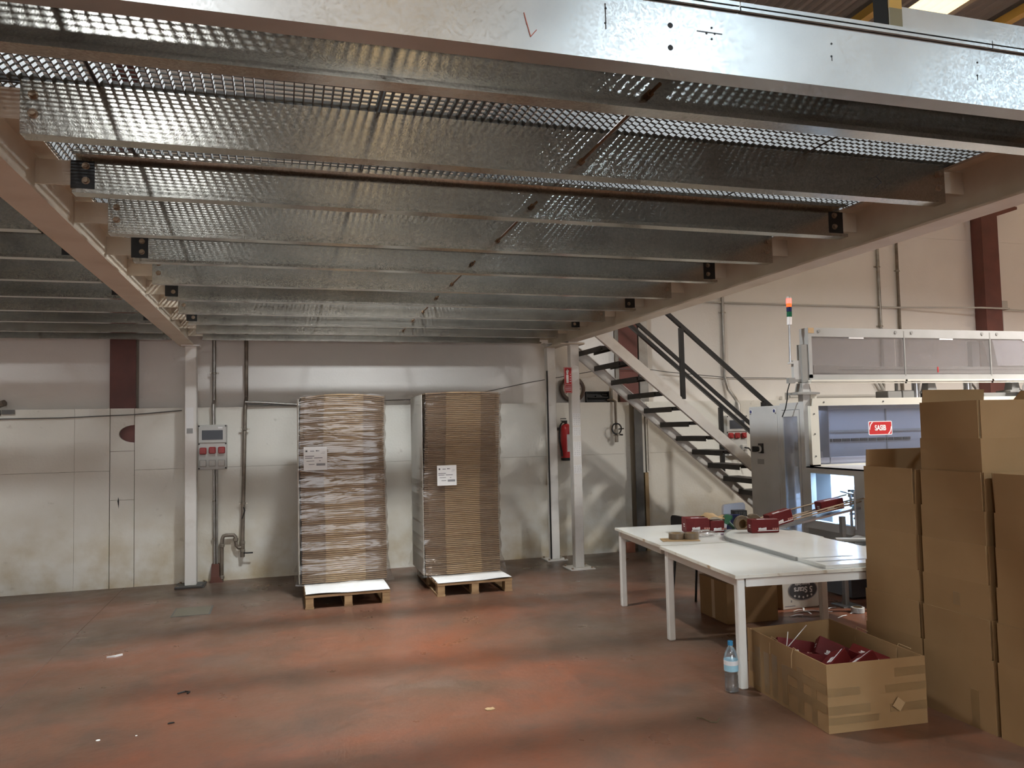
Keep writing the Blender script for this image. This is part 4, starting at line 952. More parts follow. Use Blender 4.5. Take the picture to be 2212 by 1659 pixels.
MB(o).box(7.20, 7.30, 6.66, 6.72, 2.10, 2.48).build('inner_bracket', M_STEEL, oc)
MB(o).box(5.063, 5.13, 6.597, 6.60, 2.535, 2.588).build('brown_tape', mat('tape_tan', (0.50, 0.34, 0.18), 0.5), oc)
b = thing('product_bin', 'white plastic bin inside the conveyor enclosure at right', 'bin', (7.47, 6.70, 2.205))
MB(b.location).rings([[(7.50, 6.615, 2.21), (8.3, 6.615, 2.21), (8.3, 6.725, 2.21), (7.50, 6.725, 2.21)], [(7.44, 6.612, 2.48), (8.36, 6.612, 2.48), (8.36, 6.728, 2.48), (7.44, 6.728, 2.48)]]).build('body', M_SIGNW, b)
MB(b.location).box(7.43, 8.37, 6.611, 6.7285, 2.478, 2.490).build('rim', M_SIGNW, b)
# stand under the enclosure: post with flange, pedestals, cylinders
MB(o).box(4.985, 5.062, 6.61, 6.69, 2.035, 2.42).build('mast', M_MACHDK, oc)
def pedestal(x):
    MB(o).rings([[(x - 0.13, 6.56, 1.915), (x + 0.13, 6.56, 1.915), (x + 0.13, 6.74, 1.915), (x - 0.13, 6.74, 1.915)], [(x - 0.13, 6.56, 1.935), (x + 0.13, 6.56, 1.935), (x + 0.13, 6.74, 1.935), (x - 0.13, 6.74, 1.935)],
                  [(x - 0.06, 6.60, 1.945), (x + 0.06, 6.60, 1.945), (x + 0.06, 6.70, 1.945), (x - 0.06, 6.70, 1.945)], [(x - 0.045, 6.61, 2.03), (x + 0.045, 6.61, 2.03), (x + 0.045, 6.69, 2.03), (x - 0.045, 6.69, 2.03)]]).build('pedestal', M_MACHDK, oc)
pedestal(5.01); pedestal(6.58); pedestal(7.72)
MB(o).box(4.98, 5.06, 6.61, 6.69, 1.845, 1.915).box(5.06, 5.13, 6.6, 6.7, 1.874, 1.92).build('mast_foot', M_MACHLT, oc)
MB(o).box(6.50, 7.80, 6.62, 6.72, 1.845, 1.915).build('pedestal_base', M_MACHDK, oc)
for x in (6.42, 7.11): MB(o).cyl((x, 6.66, 1.845), (x, 6.66, 2.055), 0.042, 16).build('air_cylinder', M_STEEL, oc, True)
MB(o).cbox(6.02, 6.20, 6.62, 6.80, 1.842, 1.945, 0.006).cbox(6.21, 6.36, 6.62, 6.80, 1.842, 1.95, 0.006).build('gear_motor', M_MACHDK, oc)
MB(o).tube([(6.17, 6.66, 1.94), (6.17, 6.66, 2.055)], 0.018, 8).tube([(7.18, 6.7, 2.05), (7.26, 6.7, 1.97), (7.28, 6.7, 1.845)], 0.012, 6).build('stay', M_MACHDK, oc)
tag(MB((7.85, 6.62, 1.85)).lathe([(0.13, 0.0), (0.13, 0.10), (0.11, 0.15), (0.06, 0.18), (0.0, 0.19)], (7.86, 6.48, 1.875), 24).build('white_canister', M_SIGNW, None, True), 'rounded white canister on the machine top at the right edge', 'canister')
# signal tower
sl = thing('signal_tower', 'slim signal tower with glowing red light above the machine', 'signal light', (4.885, 6.65, 2.24))
o = sl.location
MB(o).tube([(4.875, 6.65, 2.24), (4.882, 6.65, 2.62)], 0.010, 8).build('pole', M_STEEL, sl)
MB(o).cyl((4.884, 6.65, 2.62), (4.888, 6.65, 2.70), 0.024, 14).build('base', M_SIGNW, sl)
for nm, z0, z1, mt_ in (('green_lens', 2.702, 2.752, mat('green_lens', (0.01, 0.12, 0.06), 0.2)), ('blue_lens', 2.754, 2.80, mat('blue_lens', (0.015, 0.025, 0.09), 0.2)), ('orange_lens', 2.802, 2.835, emit('orange_lens', (1.0, 0.10, 0.015), 1.3)), ('red_lens', 2.837, 2.885, emit('red_lens', (1.0, 0.06, 0.045), 5.0))):
    MB(o).cyl((4.888, 6.65, z0), (4.89, 6.65, z1), 0.026, 16).build(nm, mt_, sl)
MB(o).cyl((4.889, 6.65, 2.886), (4.89, 6.65, 2.905), 0.024, 14).build('cap', M_LTGREY, sl)
MB(o).box(4.86, 4.90, 6.63, 6.67, 2.225, 2.245).box(4.90, 4.985, 6.63, 6.67, 2.07, 2.26).build('bracket', M_MACH, sl)
MB(o).box(4.83, 4.905, 6.62, 6.66, 2.03, 2.085).box(4.905, 4.985, 6.63, 6.66, 2.045, 2.07).build('connector', M_MACHDK, sl)
MB(o).tube([(4.85, 6.64, 2.03), (4.835, 6.66, 1.95), (4.86, 6.7, 1.88), (4.87, 6.75, 1.78), (4.90, 6.85, 1.70)], 0.006, 6).build('lead', M_RUB, sl)

# ============================================================ TABLES
TZ = 0.705
def table(label, x, y, ang, w_, d_, group, near_legs=True):
    t = thing('work_table', label, 'table', (x, y, 0), R(ang), group)
    MB().box(0, w_, 0, d_, TZ - 0.022, TZ).build('tabletop', M_TABLE, t)
    MB().box(-0.002, w_ + 0.002, -0.003, -0.0001, TZ - 0.022, TZ - 0.002).box(-0.003, -0.0001, -0.002, d_ + 0.002, TZ - 0.022, TZ - 0.002).build('edge_band', M_TEDGE, t)
    for lx, ly in ((0.02, 0.02), (w_ - 0.085, 0.02), (0.02, d_ - 0.085), (w_ - 0.085, d_ - 0.085)):
        if near_legs or ly > 0.1: MB().cbox(lx, lx + 0.052, ly, ly + 0.052, 0.0, TZ - 0.0225, 0.006).build('leg', M_TLEG, t)
    for a in ((0.0805, w_ - 0.0855, 0.022, 0.062), (0.0805, w_ - 0.0855, d_ - 0.065, d_ - 0.025)):
        MB().box(a[0], a[1], a[2], a[3], TZ - 0.08, TZ - 0.030).build('apron', M_TLEG, t)
    for a in ((0.030, 0.07), (w_ - 0.075, w_ - 0.035)):
        MB().box(a[0], a[1], 0.0805, d_ - 0.0855, TZ - 0.08, TZ - 0.030).build('apron', M_TLEG, t)
    return t
T1 = table('white work table nearest the viewer, right end behind the boxes', 2.68, 4.285, -5.5, 1.40, 1.245, 'white work tables')
T2 = table('white work table behind the near one, towards the wall', 2.825, 5.555, -5.5, 1.40, 1.13, 'white work tables', False)
# loose board with rounded corner and grey edge lying on the near table
P = [(3.335, 4.56), (3.31, 4.243), (4.045, 4.172), (4.09, 5.70), (4.03, 5.90), (3.93, 5.985), (3.80, 5.985), (3.68, 5.92), (3.57, 5.81), (3.48, 5.69), (3.425, 5.56)]
lbd = thing('loose_board', 'white board with rounded grey-edged corner lying on the work table', 'board', (3.7, 5.2, TZ + 0.001))
MB(lbd.location).prism(P, 'z', TZ + 0.001, TZ + 0.024).build('board', M_TABLE, lbd)
b = MB(lbd.location)
ring = P[4:] + [P[0]]
b_out = []
for i, p in enumerate(ring):
    a = Vector(ring[max(i - 1, 0)]); c = Vector(ring[min(i + 1, len(ring) - 1)]); d = (c - a).normalized(); nrm = Vector((-d.y, d.x))
    b_out.append((p[0] + nrm.x * -0.016, p[1] + nrm.y * -0.016))
b.prism(ring + [(q[0], q[1]) for q in b_out[::-1]], 'z', TZ + 0.0012, TZ + 0.0262)
b.build('edge_band', M_GEDGE, lbd)
for (x, y, ang, ll) in ((3.345, 4.50, -6, 0.36), (3.345, 4.36, -6, 0.44)):
    X = Matrix.Translation((x, y, TZ + 0.0246)) @ Matrix.Rotation(R(ang), 4, 'Z')
    tp = MB((x, y, TZ)).box(0, ll, 0, 0.030, 0, 0.0006, X).build('tape_strip', M_GEDGE)
    tag(tp, 'grey tape strip on the near table, %s' % ('farther of two' if y > 4.4 else 'nearer the front edge'), 'tape')

# small dark red cartons
RB = (0.235, 0.10, 0.108)
def redbox(label, loc, rot, group, cat='carton', lw=RB):
    t = thing('red_carton', label, cat, loc, 0, group); t.rotation_euler = rot
    a, b_, h = lw
    MB().cbox(-a / 2, a / 2, -b_ / 2, b_ / 2, 0, h, 0.003).build('body', M_REDBOX, t)
    MB().box(-a / 2 + 0.006, a / 2 - 0.006, -b_ / 2 + 0.006, b_ / 2 - 0.006, h - 0.0005, h + 0.0008).build('lid_panel', M_REDTOP, t)
    w = MB()
    w.box(-a * 0.28, a * 0.47, -b_ / 2 - 0.0008, -b_ / 2, h * 0.13, h * 0.19)
    w.box(-a * 0.28, a * 0.47, -b_ / 2 + 0.012, -b_ / 2 + 0.020, h, h + 0.0016)
    w.box(-a / 2 - 0.0008, -a / 2, -0.022, 0.012, h * 0.52, h * 0.60).box(-a / 2 - 0.0008, -a / 2, -0.022, 0.012, h * 0.38, h * 0.44)
    w.box(-a * 0.47, a * 0.28, b_ / 2, b_ / 2 + 0.0008, h * 0.13, h * 0.20)
    w.build('white_stripe', M_SIGNW, t)
    g = MB(); r = random.Random(int(abs(loc[0] * 1000)))
    for k in range(6):
        x = -a * 0.25 + k * 0.0115
        hh = h * (0.17 + 0.015 * ((k * 7) % 3)) - (h * 0.05 if k == 2 else 0)
        g.box(x, x + 0.0102, -b_ / 2 - 0.0008, -b_ / 2, h * 0.21, h * 0.21 + hh)
        g.box(x, x + 0.0102, -b_ / 2 + 0.025, -b_ / 2 + 0.025 + hh, h, h + 0.0016)
    g.box(-a * 0.25, -a * 0.25 + 0.066, -b_ / 2 - 0.0008, -b_ / 2, h * 0.22, h * 0.27)
    g.box(a * 0.02, a * 0.26, b_ / 2, b_ / 2 + 0.0008, h * 0.24, h * 0.40).box(-a * 0.25, -a * 0.02, -b_ / 2 + 0.026, -b_ / 2 + 0.044, h, h + 0.0015)
    g.build('logo', M_SIGNW, t)
    g = MB()
    for k in range(3): g.box(a * 0.26 + k * 0.018, a * 0.26 + k * 0.018 + 0.013, -b_ / 2 - 0.0008, -b_ / 2, h * 0.22, h * 0.36)
    g.build('small_marks', mat('pale_red_print', (0.50, 0.22, 0.18), 0.5), t)
    return t
G1 = 'dark red cartons on the tables'
redbox('dark red carton at left on the tables, white stripe on its lid', (3.445, 6.11, TZ + 0.002), (0, 0, R(-14)), G1, lw=(0.205, 0.16, 0.125))
redbox('dark red carton half under brown paper, beside the green tape gun', (3.60, 6.05, TZ + 0.002), (0, 0, R(-10)), G1, lw=(0.125, 0.11, 0.098))
redbox('dark red carton lying on the rounded white board', (3.845, 5.70, TZ + 0.0265), (0, 0, R(-12)), G1)
redbox('dark red carton tilted on the foot of the conveyor rods', (4.10, 5.83, TZ + 0.064), (0, R(-13), R(-3)), G1, lw=(0.22, 0.10, 0.108))
redbox('dark red carton riding high on the conveyor rods', (4.70, 5.93, 0.848), (0, R(-8), R(-4)), G1, lw=(0.23, 0.10, 0.095))
# sloping rod chute from the machine to the table
ch = thing('rod_chute', 'sloping chute of metal rods leading from the machine to the table', 'chute', (4.6, 5.95, 0.7))
o = ch.location
for y, dz in ((5.80, 0.03), (5.83, 0.0), (5.97, 0.0), (6.08, 0.03)):
    MB(o).tube([(3.99, y, 0.752 + dz), (5.02, y + 0.02, 0.868 + dz + 0.06)], 0.007, 8).build('rod', M_BOLT, ch)
MB(o).prism([(4.10, 0.735), (4.98, 0.868), (4.98, 0.850), (4.12, 0.720)], 'y', 5.86, 5.96).build('trough', M_STEEL, ch)
MB(o).box(4.78, 4.82, 5.88, 5.92, 0.0, 0.79).box(4.71, 4.89, 5.82, 5.99, 0.0, 0.012).build('stand', M_MACHDK, ch)
MB(o).cyl((4.86, 5.80, 0.68), (4.86, 5.80, 1.02), 0.008, 8).cyl((4.86, 5.80, 0.99), (4.96, 6.1, 0.99), 0.008, 8).build('stay', M_STEEL, ch)
# flat bench behind the table by the machine
bn = thing('machine_tray', 'dark machine tray with small mechanisms between table and machine', 'tray', (4.55, 5.3, 0.55))
o = bn.location
MB(o).box(4.32, 4.93, 4.75, 5.70, 0.60, 0.625).build('tray', M_MACHDK, bn)
MB(o).box(4.29, 4.32, 4.70, 5.72, 0.60, 0.66).build('rim', M_WOOD, bn)
MB(o).prism([(4.45, 0.626), (4.62, 0.626), (4.60, 0.68), (4.54, 0.70), (4.48, 0.68)], 'y', 5.35, 5.42).build('mechanism_block', M_MACHDK, bn)
MB(o).box(4.62, 4.78, 5.2, 5.32, 0.626, 0.70).cyl((4.30, 5.38, 0.68), (4.75, 5.30, 0.66), 0.018, 10).build('shaft', M_MACHDK, bn)
MB(o).cyl((4.55, 5.5, 0.64), (4.85, 5.1, 0.64), 0.022, 10).build('roller', M_STEEL, bn)
for x, y in ((4.36, 4.8), (4.88, 4.8), (4.36, 5.65), (4.88, 5.65)): MB(o).box(x - 0.02, x + 0.02, y - 0.02, y + 0.02, 0.0, 0.60).build('leg', M_MACHDK, bn)

# tape rolls
def taperoll(label, loc, rot, r_=0.062, w_=0.048, mt=None):
    t = thing('tape_roll', label, 'tape roll', loc, 0, 'rolls of brown tape'); t.rotation_euler = rot
    MB().lathe([(0.040, 0), (r_ - 0.002, 0), (r_, 0.002), (r_, w_ - 0.002), (r_ - 0.002, w_), (0.040, w_), (0.040, 0)], (0, 0, 0), 28).build('tape', mt or M_TAPEROLL, t, True)
    MB().lathe([(0.0375, 0.001), (0.0398, 0.001), (0.0398, w_ - 0.001), (0.0375, w_ - 0.001), (0.0375, 0.001)], (0, 0, 0), 24).build('core', M_CARDIN, t, True)
cp = MB((3.08, 5.72, TZ)).box(-0.15, 0.15, -0.07, 0.09, 0.0012, 0.006, Matrix.Translation((3.085, 5.73, TZ)) @ Matrix.Rotation(R(-18), 4, 'Z')).build('cardboard_scrap', M_CARDIN)
tag(cp, 'flat piece of cardboard on the rear table under two tape rolls', 'cardboard')
taperoll('brown tape roll lying flat on the cardboard scrap, left one', (3.075, 5.775, TZ + 0.0065), (0, 0, 0))
taperoll('brown tape roll lying flat on the cardboard scrap, right one', (3.19, 5.735, TZ + 0.0065), (0, 0, 0))
taperoll('brown tape roll standing on edge beside the tape gun', (3.80, 5.955, TZ + 0.072 + 0.0), (R(90), 0, R(-12)), 0.070, 0.05)
taperoll('brown tape roll standing on edge behind the red carton', (3.95, 6.02, TZ + 0.072 + 0.0), (R(90), 0, R(-8)), 0.070, 0.05)
# tape gun
tg = thing('tape_gun', 'green tape dispenser gun on the rear table', 'tape dispenser', (3.71, 6.05, TZ))
o = tg.location
Xg = Matrix.Translation((3.715, 6.02, TZ + 0.002)) @ Matrix.Rotation(R(-15), 4, 'Z')
MB(o).prism([(-0.045, 0.075), (-0.035, 0.13), (-0.005, 0.145), (0.03, 0.135), (0.03, 0.11), (0.01, 0.10), (-0.005, 0.07), (-0.02, 0.06)], 'y', -0.03, 0.03, Xg).build('body', M_GREEN, tg)
MB(o).tube([Xg @ Vector(p) for p in ((-0.01, 0, 0.085), (0.02, 0, 0.055), (0.055, 0, 0.016))], 0.016, 10).build('handle', mat('dark_green_grip', (0.012, 0.06, 0.03), 0.4), tg, True)
MB(o).prism([(-0.05, 0.0), (-0.03, 0.0), (-0.02, 0.065), (-0.042, 0.08)], 'y', -0.028, 0.028, Xg).build('blade_frame', M_STEEL, tg)
nb_ = thing('navy_carton', 'small navy blue carton behind the green tape gun', 'carton', (3.82, 6.12, TZ + 0.001), R(-12))
MB().box(-0.055, 0.075, 0, 0.09, 0, 0.125).build('body', M_NAVY, nb_); MB().box(-0.045, -0.02, -0.001, 0, 0.07, 0.078).box(-0.045, -0.02, -0.001, 0, 0.085, 0.093).build('print', M_SIGNW, nb_)
bk = thing('black_caddy', 'black slotted plastic caddy behind the tape rolls', 'caddy', (3.93, 6.16, TZ + 0.001), R(-10))
MB().box(-0.06, 0.06, 0, 0.08, 0, 0.155).build('body', M_RUB, bk)
b = MB()
for k in range(6): b.box(-0.045 + k * 0.016, -0.037 + k * 0.016, -0.002, 0, 0.10, 0.145)
b.build('slot', M_DKGREY, bk)
bp_ = thing('crumpled_paper', 'crumpled brown paper over the red carton on the table', 'paper', (3.60, 6.07, TZ + 0.102))
vs, fs = [], []
r = random.Random(5)
for j in range(7):
    for i in range(8):
        u, v = i / 7, j / 6; hgt = 0.055 * math.sin(math.pi * (0.15 + 0.7 * v)) + r.uniform(-0.006, 0.006)
        vs.append((-0.09 + 0.20 * u, -0.07 + 0.17 * v, hgt * (0.75 + 0.4 * math.sin(u * 6)) if 0 < i < 7 else hgt * 0.6))
for j in range(6):
    for i in range(7): fs.append((j * 8 + i, j * 8 + i + 1, (j + 1) * 8 + i + 1, (j + 1) * 8 + i))
MB().add(vs, fs).add([(a, b_, c + 0.001) for a, b_, c in vs], fs).build('sheet', M_CARDIN, bp_, True)
pb = thing('plastic_bag', 'crumpled clear plastic bag beside the tape rolls', 'bag', (3.36, 5.84, TZ + 0.002))
vs, fs = [], []
for j in range(8):
    for i in range(14):
        a = 2 * math.pi * i / 14; rr_ = (0.085 * math.sin(math.pi * (j + 0.6) / 8.2)) * (1 + 0.25 * math.sin(3 * a + j)); vs.append((rr_ * math.cos(a) * 1.3, rr_ * math.sin(a), max(0.0, 0.05 * (1 - math.cos(math.pi * j / 7)) / 2 + 0.006 * math.sin(5 * a + 2 * j))))
for j in range(7):
    for i in range(14): fs.append((j * 14 + i, j * 14 + (i + 1) % 14, (j + 1) * 14 + (i + 1) % 14, (j + 1) * 14 + i))
MB().add(vs, fs).build('film', M_BAG, pb, True)
ut = thing('cutter_knife', 'slim cutter knife on the rear table edge by the cartons', 'knife', (3.60, 5.83, TZ + 0.0265), R(-14))
MB().box(-0.07, 0.07, -0.01, 0.01, -0.0255, -0.0125).build('handle', mat('mauve_grip', (0.30, 0.22, 0.30), 0.4), ut); MB().box(0.07, 0.10, -0.006, 0.006, -0.022, -0.020).build('blade', M_STEEL, ut)

# chairs
def chair(label, x, y, ang, back_m, seat_m, leg_m, back_z=(0.60, 0.82)):
    t = thing('chair', label, 'chair', (x, y, 0), R(ang), 'chairs at the tables')
    MB().cbox(-0.20, 0.20, -0.20, 0.20, 0.43, 0.46, 0.008).build('seat', seat_m, t)
    n = 9; A = []
    MB().prism(rrect(0.36, back_z[1] - back_z[0], 0.04), 'y', 0.20, 0.225, Matrix.Translation((0, 0, (back_z[0] + back_z[1]) / 2))).build('backrest', back_m, t)
    for sx in (-1, 1):
        MB().tube([(sx * 0.19, -0.20, 0.0), (sx * 0.17, -0.17, 0.43)], 0.011, 8).build('leg', leg_m, t)
        MB().tube([(sx * 0.19, 0.22, 0.0), (sx * 0.175, 0.18, 0.43), (sx * 0.17, 0.212, back_z[0] + 0.05)], 0.011, 8).build('leg', leg_m, t)
    return t
chair('black-seated chair pushed under the rear table', 3.86, 6.74, 95, M_RUB, M_RUB, M_RUB, (0.54, 0.765))
chair('chair with a white plastic back behind the cartons', 4.62, 7.06, 20, M_SIGNW, M_RUB, M_DKGREY, (0.50, 0.80))

# ============================================================ CARDBOARD BOXES
def carton(label, x0, y0, z0, wx, wy, h, fl, ang, group, tape=None, seed=0, th=0.005, inset=0.0):
    """ang: outward lean in degrees of the flaps on the -x, +x, -y, +y sides"""
    x0 += inset; y0 += inset; wx -= 2 * inset; wy -= 2 * inset
    t = thing('cardboard_box', label, 'box', (x0, y0, z0), 0, group)
    bt = MB()
    bt.box(0, wx, 0, wy, 0.0, th).box(0, th, 0, wy, th, h).box(wx - th, wx, 0, wy, th, h).box(th, wx - th, 0, th, th, h).box(th, wx - th, wy - th, wy, th, h)
    bt.build('body', M_CARD, t)
    g = 0.010
    fls = fl if isinstance(fl, (tuple, list)) else (fl,) * 4
    for k, (nm, a) in enumerate(zip('lrfb', ang)):
        if a is None: continue
        mb = MB(); fl = fls[k]
        if k < 2:
            mb.box(-th / 2, th / 2, g, wy - g, 0, fl)
            X = Matrix.Translation((th / 2 if k == 0 else wx - th / 2, 0, h)) @ Matrix.Rotation(R(-a if k == 0 else a), 4, 'Y')
        else:
            mb.box(g, wx - g, -th / 2, th / 2, 0, fl)
            X = Matrix.Translation((0, th / 2 if k == 2 else wy - th / 2, h)) @ Matrix.Rotation(R(a if k == 2 else -a), 4, 'X')
        f = mb.build('flap', M_CARD, t); f.matrix_local = X
    if tape:
        for (u0, u1, v0, v1) in tape:
            MB().box(-0.0008, -0.0001, u0, u1, v0, v1).build('tape_patch', M_TAPE, t)
    return t
GB = 'large cardboard boxes stacked at right'
X0, BW, BD, BH, FL = 3.53, 0.52, 0.458, 0.384, 0.205
S = ['bottom', 'second', 'third', 'top']
for i in range(3):
    top = i == 2
    dx = (0.0, 0.003, -0.003)[i]
    carton('cardboard box, %s of the far three-high stack beside the machine' % ('bottom' if i == 0 else 'middle' if i == 1 else 'open top one'), X0 + dx, 3.715, BH * i + 0.001 * i, BW, 0.445, BH - 0.002, (FL, 0.40, 0.20, 0.31) if top else FL,
           (0.0, 48, 2, -5) if top else (0.4, 0.4, 0.4, 0.4), GB, inset=0.008 * i)
for i in range(4):
    top = i == 3
    dx = (0.0, 0.002, -0.002, 0.0)[i]
    tp = {0: [(0.10, 0.15, 0.0, 0.20)], 1: [(0.19, 0.235, 0.24, 0.31)]}.get(i)
    carton('cardboard box, %s of the tall four-high stack' % ('bottom' if i == 0 else 'second from the floor' if i == 1 else 'third from the floor' if i == 2 else 'open top one'), X0 + dx, 3.242, BH * i + 0.001 * i, BW, BD, BH - 0.002, (FL, 0.40, FL, 0.28) if top else FL,
           (0.0, 48, 0.0, -5) if top else (0.4, 0.4, 0.4, 0.4), GB, tape=tp, inset=0.008 * i)
for i in range(3):
    top = i == 2
    carton('cardboard box, %s of the nearest stack at the right picture edge' % ('bottom' if i == 0 else 'middle' if i == 1 else 'open top one'), X0 + (0.0, 0.002, -0.002)[i], 2.758, BH * i + 0.001 * i, BW, BD, BH - 0.002, FL,
           (1, 40, 30, 3) if top else (0.4, 0.4, 0.4, 0.4), GB, inset=0.008 * i)
for i in range(4):
    carton('cardboard box, %s of the rear stack behind the four-high stack' % ('bottom' if i == 0 else 'second from the floor' if i == 1 else 'third from the floor' if i == 2 else 'open top one'), 4.44, 3.25, (BH + 0.02) * i, BW, BD, BH - 0.002, FL,
           (1, 30, 20, 20) if i == 3 else (0.4, 0.4, 0.4, 0.4), GB, inset=0.008 * i)

# big low open box on the floor, taped, holding red cartons
ob = thing('open_carton', 'large low open cardboard box patched with brown tape on the floor', 'box', (2.745, 3.55, 0))
Q0 = [(2.745, 3.55), (3.345, 3.505), (3.42, 4.375), (2.80, 4.365)]
Hb = 0.355
def wallquad(p, q, z0, z1, th=0.006):
    p, q = Vector(p), Vector(q); d = (q - p).normalized(); n = Vector((-d.y, d.x)) * th
    return [(p.x, p.y), (q.x, q.y), (q.x + n.x, q.y + n.y), (p.x + n.x, p.y + n.y)]
bb = MB(ob.location)
bb.prism(Q0, 'z', 0.001, 0.007)
bb.build('base', M_CARD, ob)
for i in range(4):
    MB(ob.location).prism(wallquad(Q0[i], Q0[(i + 1) % 4], 0, 0), 'z', 0.007, Hb + (0.004, 0.0, -0.003, 0.003)[i]).build('side', M_CARD, ob)
def tape_on(i, u0, u1, v0, v1, nm='tape_patch'):
    p, q = Vector(Q0[i]), Vector(Q0[(i + 1) % 4]); d = q - p; n = Vector((d.y, -d.x)).normalized()
    a, b_ = p + d * u0, p + d * u1
    k_ = 0.0 if abs(u1 - u0) < 0.09 else 0.0009
    P = [a + n * (0.0003 + k_), b_ + n * (0.0003 + k_), b_ + n * (0.0009 + k_), a + n * (0.0009 + k_)]
    MB(ob.location).prism([(v.x, v.y) for v in P], 'z', v0, v1).build(nm, M_TAPE, ob)
# front face (i=0 runs left to right), left face (i=3 runs far to near)
for a in ((0.0, 0.32, 0.19, 0.232), (0.58, 1.0, 0.185, 0.225), (0.0, 0.42, 0.095, 0.14), (0.68, 1.0, 0.265, 0.31), (0.62, 1.0, 0.08, 0.125), (0.0, 0.50, 0.045, 0.08)): tape_on(0, *a)
for a in ((0.10, 0.18, 0.03, 0.27), (0.23, 0.30, 0.02, 0.26), (0.34, 0.41, 0.02, 0.27), (0.47, 0.54, 0.02, 0.24), (0.66, 0.73, 0.02, 0.27), (0.82, 0.88, 0.01, 0.26), (0.50, 0.99, 0.20, 0.245), (0.56, 0.99, 0.10, 0.145), (0.02, 0.10, 0.10, 0.22)): tape_on(3, *a)
X = Matrix.Translation((3.16, 3.512, 0.12)) @ Matrix.Rotation(R(-4), 4, 'Z') @ Matrix.Rotation(R(38), 4, 'Y')
MB(ob.location).box(-0.025, 0.03, -0.004, -0.002, -0.025, 0.03, X).build('loose_label', M_CARDIN, ob)
for (p, q) in (((2.790, 4.10), 0.09), ((2.765, 3.86), 0.10)):
    x, y = p
    MB(ob.location).tube([(x - 0.012, y, Hb - q), (x - 0.010, y, Hb - 0.03), (x + 0.004, y, Hb + 0.012), (x + 0.018, y - 0.04, Hb - 0.005)], 0.0022, 6).build('string', M_CARDIN, ob)
for (p, q) in (((3.405, 4.10), 0.07), ((3.368, 3.72), 0.07)):
    x, y = p
    MB(ob.location).tube([(x - 0.014, y, Hb - q), (x - 0.012, y, Hb - 0.02), (x + 0.002, y, Hb + 0.012), (x + 0.004, y - 0.09, Hb + 0.006)], 0.0022, 6).build('string', M_CARDIN, ob)
G2 = 'dark red cartons thrown into the open box'
heap = [((2.92, 3.80, 0.012), (0, 0, 0.3)), ((2.96, 3.98, 0.122), (0, 0, 0.2)), ((3.20, 3.98, 0.122), (0, 0, -0.3)), ((3.08, 3.74, 0.122), (0, 0, 0.1)), ((3.19, 3.80, 0.012), (0, 0, -0.4)), ((2.94, 4.16, 0.012), (0, 0, 0.2)), ((3.22, 4.15, 0.012), (0, 0, -0.1)), ((3.08, 3.98, 0.012), (0, 0, 1.4)), ((3.10, 3.66, 0.012), (0, 0, 0.1)),
        ((2.97, 4.13, 0.205), (R(-34), R(10), R(-14))), ((3.14, 4.00, 0.205), (R(-30), R(22), R(-34))), ((2.93, 3.90, 0.185), (R(-30), R(8), R(-8))), ((3.27, 3.86, 0.185), (R(10), R(16), R(-50))), ((3.03, 3.80, 0.195), (R(-26), R(-12), R(30))), ((3.15, 3.73, 0.195), (R(-28), R(-10), R(22)))]
HL = ['under the heap, near left', 'in the middle layer, left', 'in the middle layer, right', 'in the middle layer, near side', 'under the heap, near right', 'under the heap, far left', 'under the heap, far right', 'under the heap, centre', 'under the heap by the near side', 'far left top of the heap, logo up', 'heap top middle, long white stripe', 'low at the left side of the heap', 'right side of the heap, plain', 'near the front, white end up, left one', 'near the front, white end up, right one']
for (l, rt), hl in zip(heap, HL): redbox('dark red carton in open box, ' + hl, l, rt, G2)
for k, (a, b_) in enumerate((((2.84, 4.02, 0.325), (2.98, 4.20, 0.352)), ((2.86, 4.03, 0.322), (3.16, 4.26, 0.362)))):
    tag(MB(a).tube([a, b_], 0.0026, 6).build('paper_strip', M_PAPER), 'white paper strip lying across the red cartons, %s' % ('steeper one' if k == 0 else 'flatter one'), 'strip')

# boxes under the table
cb = thing('cardboard_box', 'closed brown cardboard box with pale tape under the table', 'box', (3.47, 5.69, 0), R(-2), None)
MB().cbox(0, 0.47, 0, 0.46, 0.001, 0.335, 0.003).build('body', M_CARD, cb)
MB().box(-0.001, 0, 0.20, 0.25, 0.01, 0.33).build('tape_strip', mat('pale_tape', (0.46, 0.33, 0.20), 0.35), cb)
MB().box(0.001, 0.46, 0.225, 0.235, 0.335, 0.336).build('lid_seam', M_CARDED, cb)
fsb = thing('paper_box', 'white 5 Stars paper box standing upside down under the table', 'box', (4.19, 5.96, 0), R(2))
MB().cbox(0, 0.44, 0, 0.30, 0.001, 0.30, 0.003).build('body', mat('white_carton', (0.66, 0.63, 0.56), 0.55), fsb)
MB().box(-0.001, -0.0002, 0.0, 0.30, 0.002, 0.30).build('brown_side', M_CARDED, fsb)
Xo = Matrix.Translation((0.215, -0.001, 0.158))
ov = lambda a, b_, n=36: [(a * math.cos(2 * math.pi * k / n), b_ * math.sin(2 * math.pi * k / n)) for k in range(n)]
MB().prism(ov(0.155, 0.092), 'y', -0.001, 0.0, Xo).build('grey_oval', M_INKMID, fsb)
MB().prism(ov(0.146, 0.083), 'y', -0.002, -0.001, Xo).build('black_oval', M_INK, fsb)
tx = text('lettering', '5 Stars', 0.072, M_SIGNW, fsb, (0.218, -0.0032, 0.162), (R(90), R(180), 0), 0.0004, 0.0015)
tx = text('small_lettering', 'Business Quality', 0.024, M_SIGNW, fsb, (0.21, -0.0032, 0.208), (R(90), R(180), 0), 0.0004, 0.0004)
star = MB()
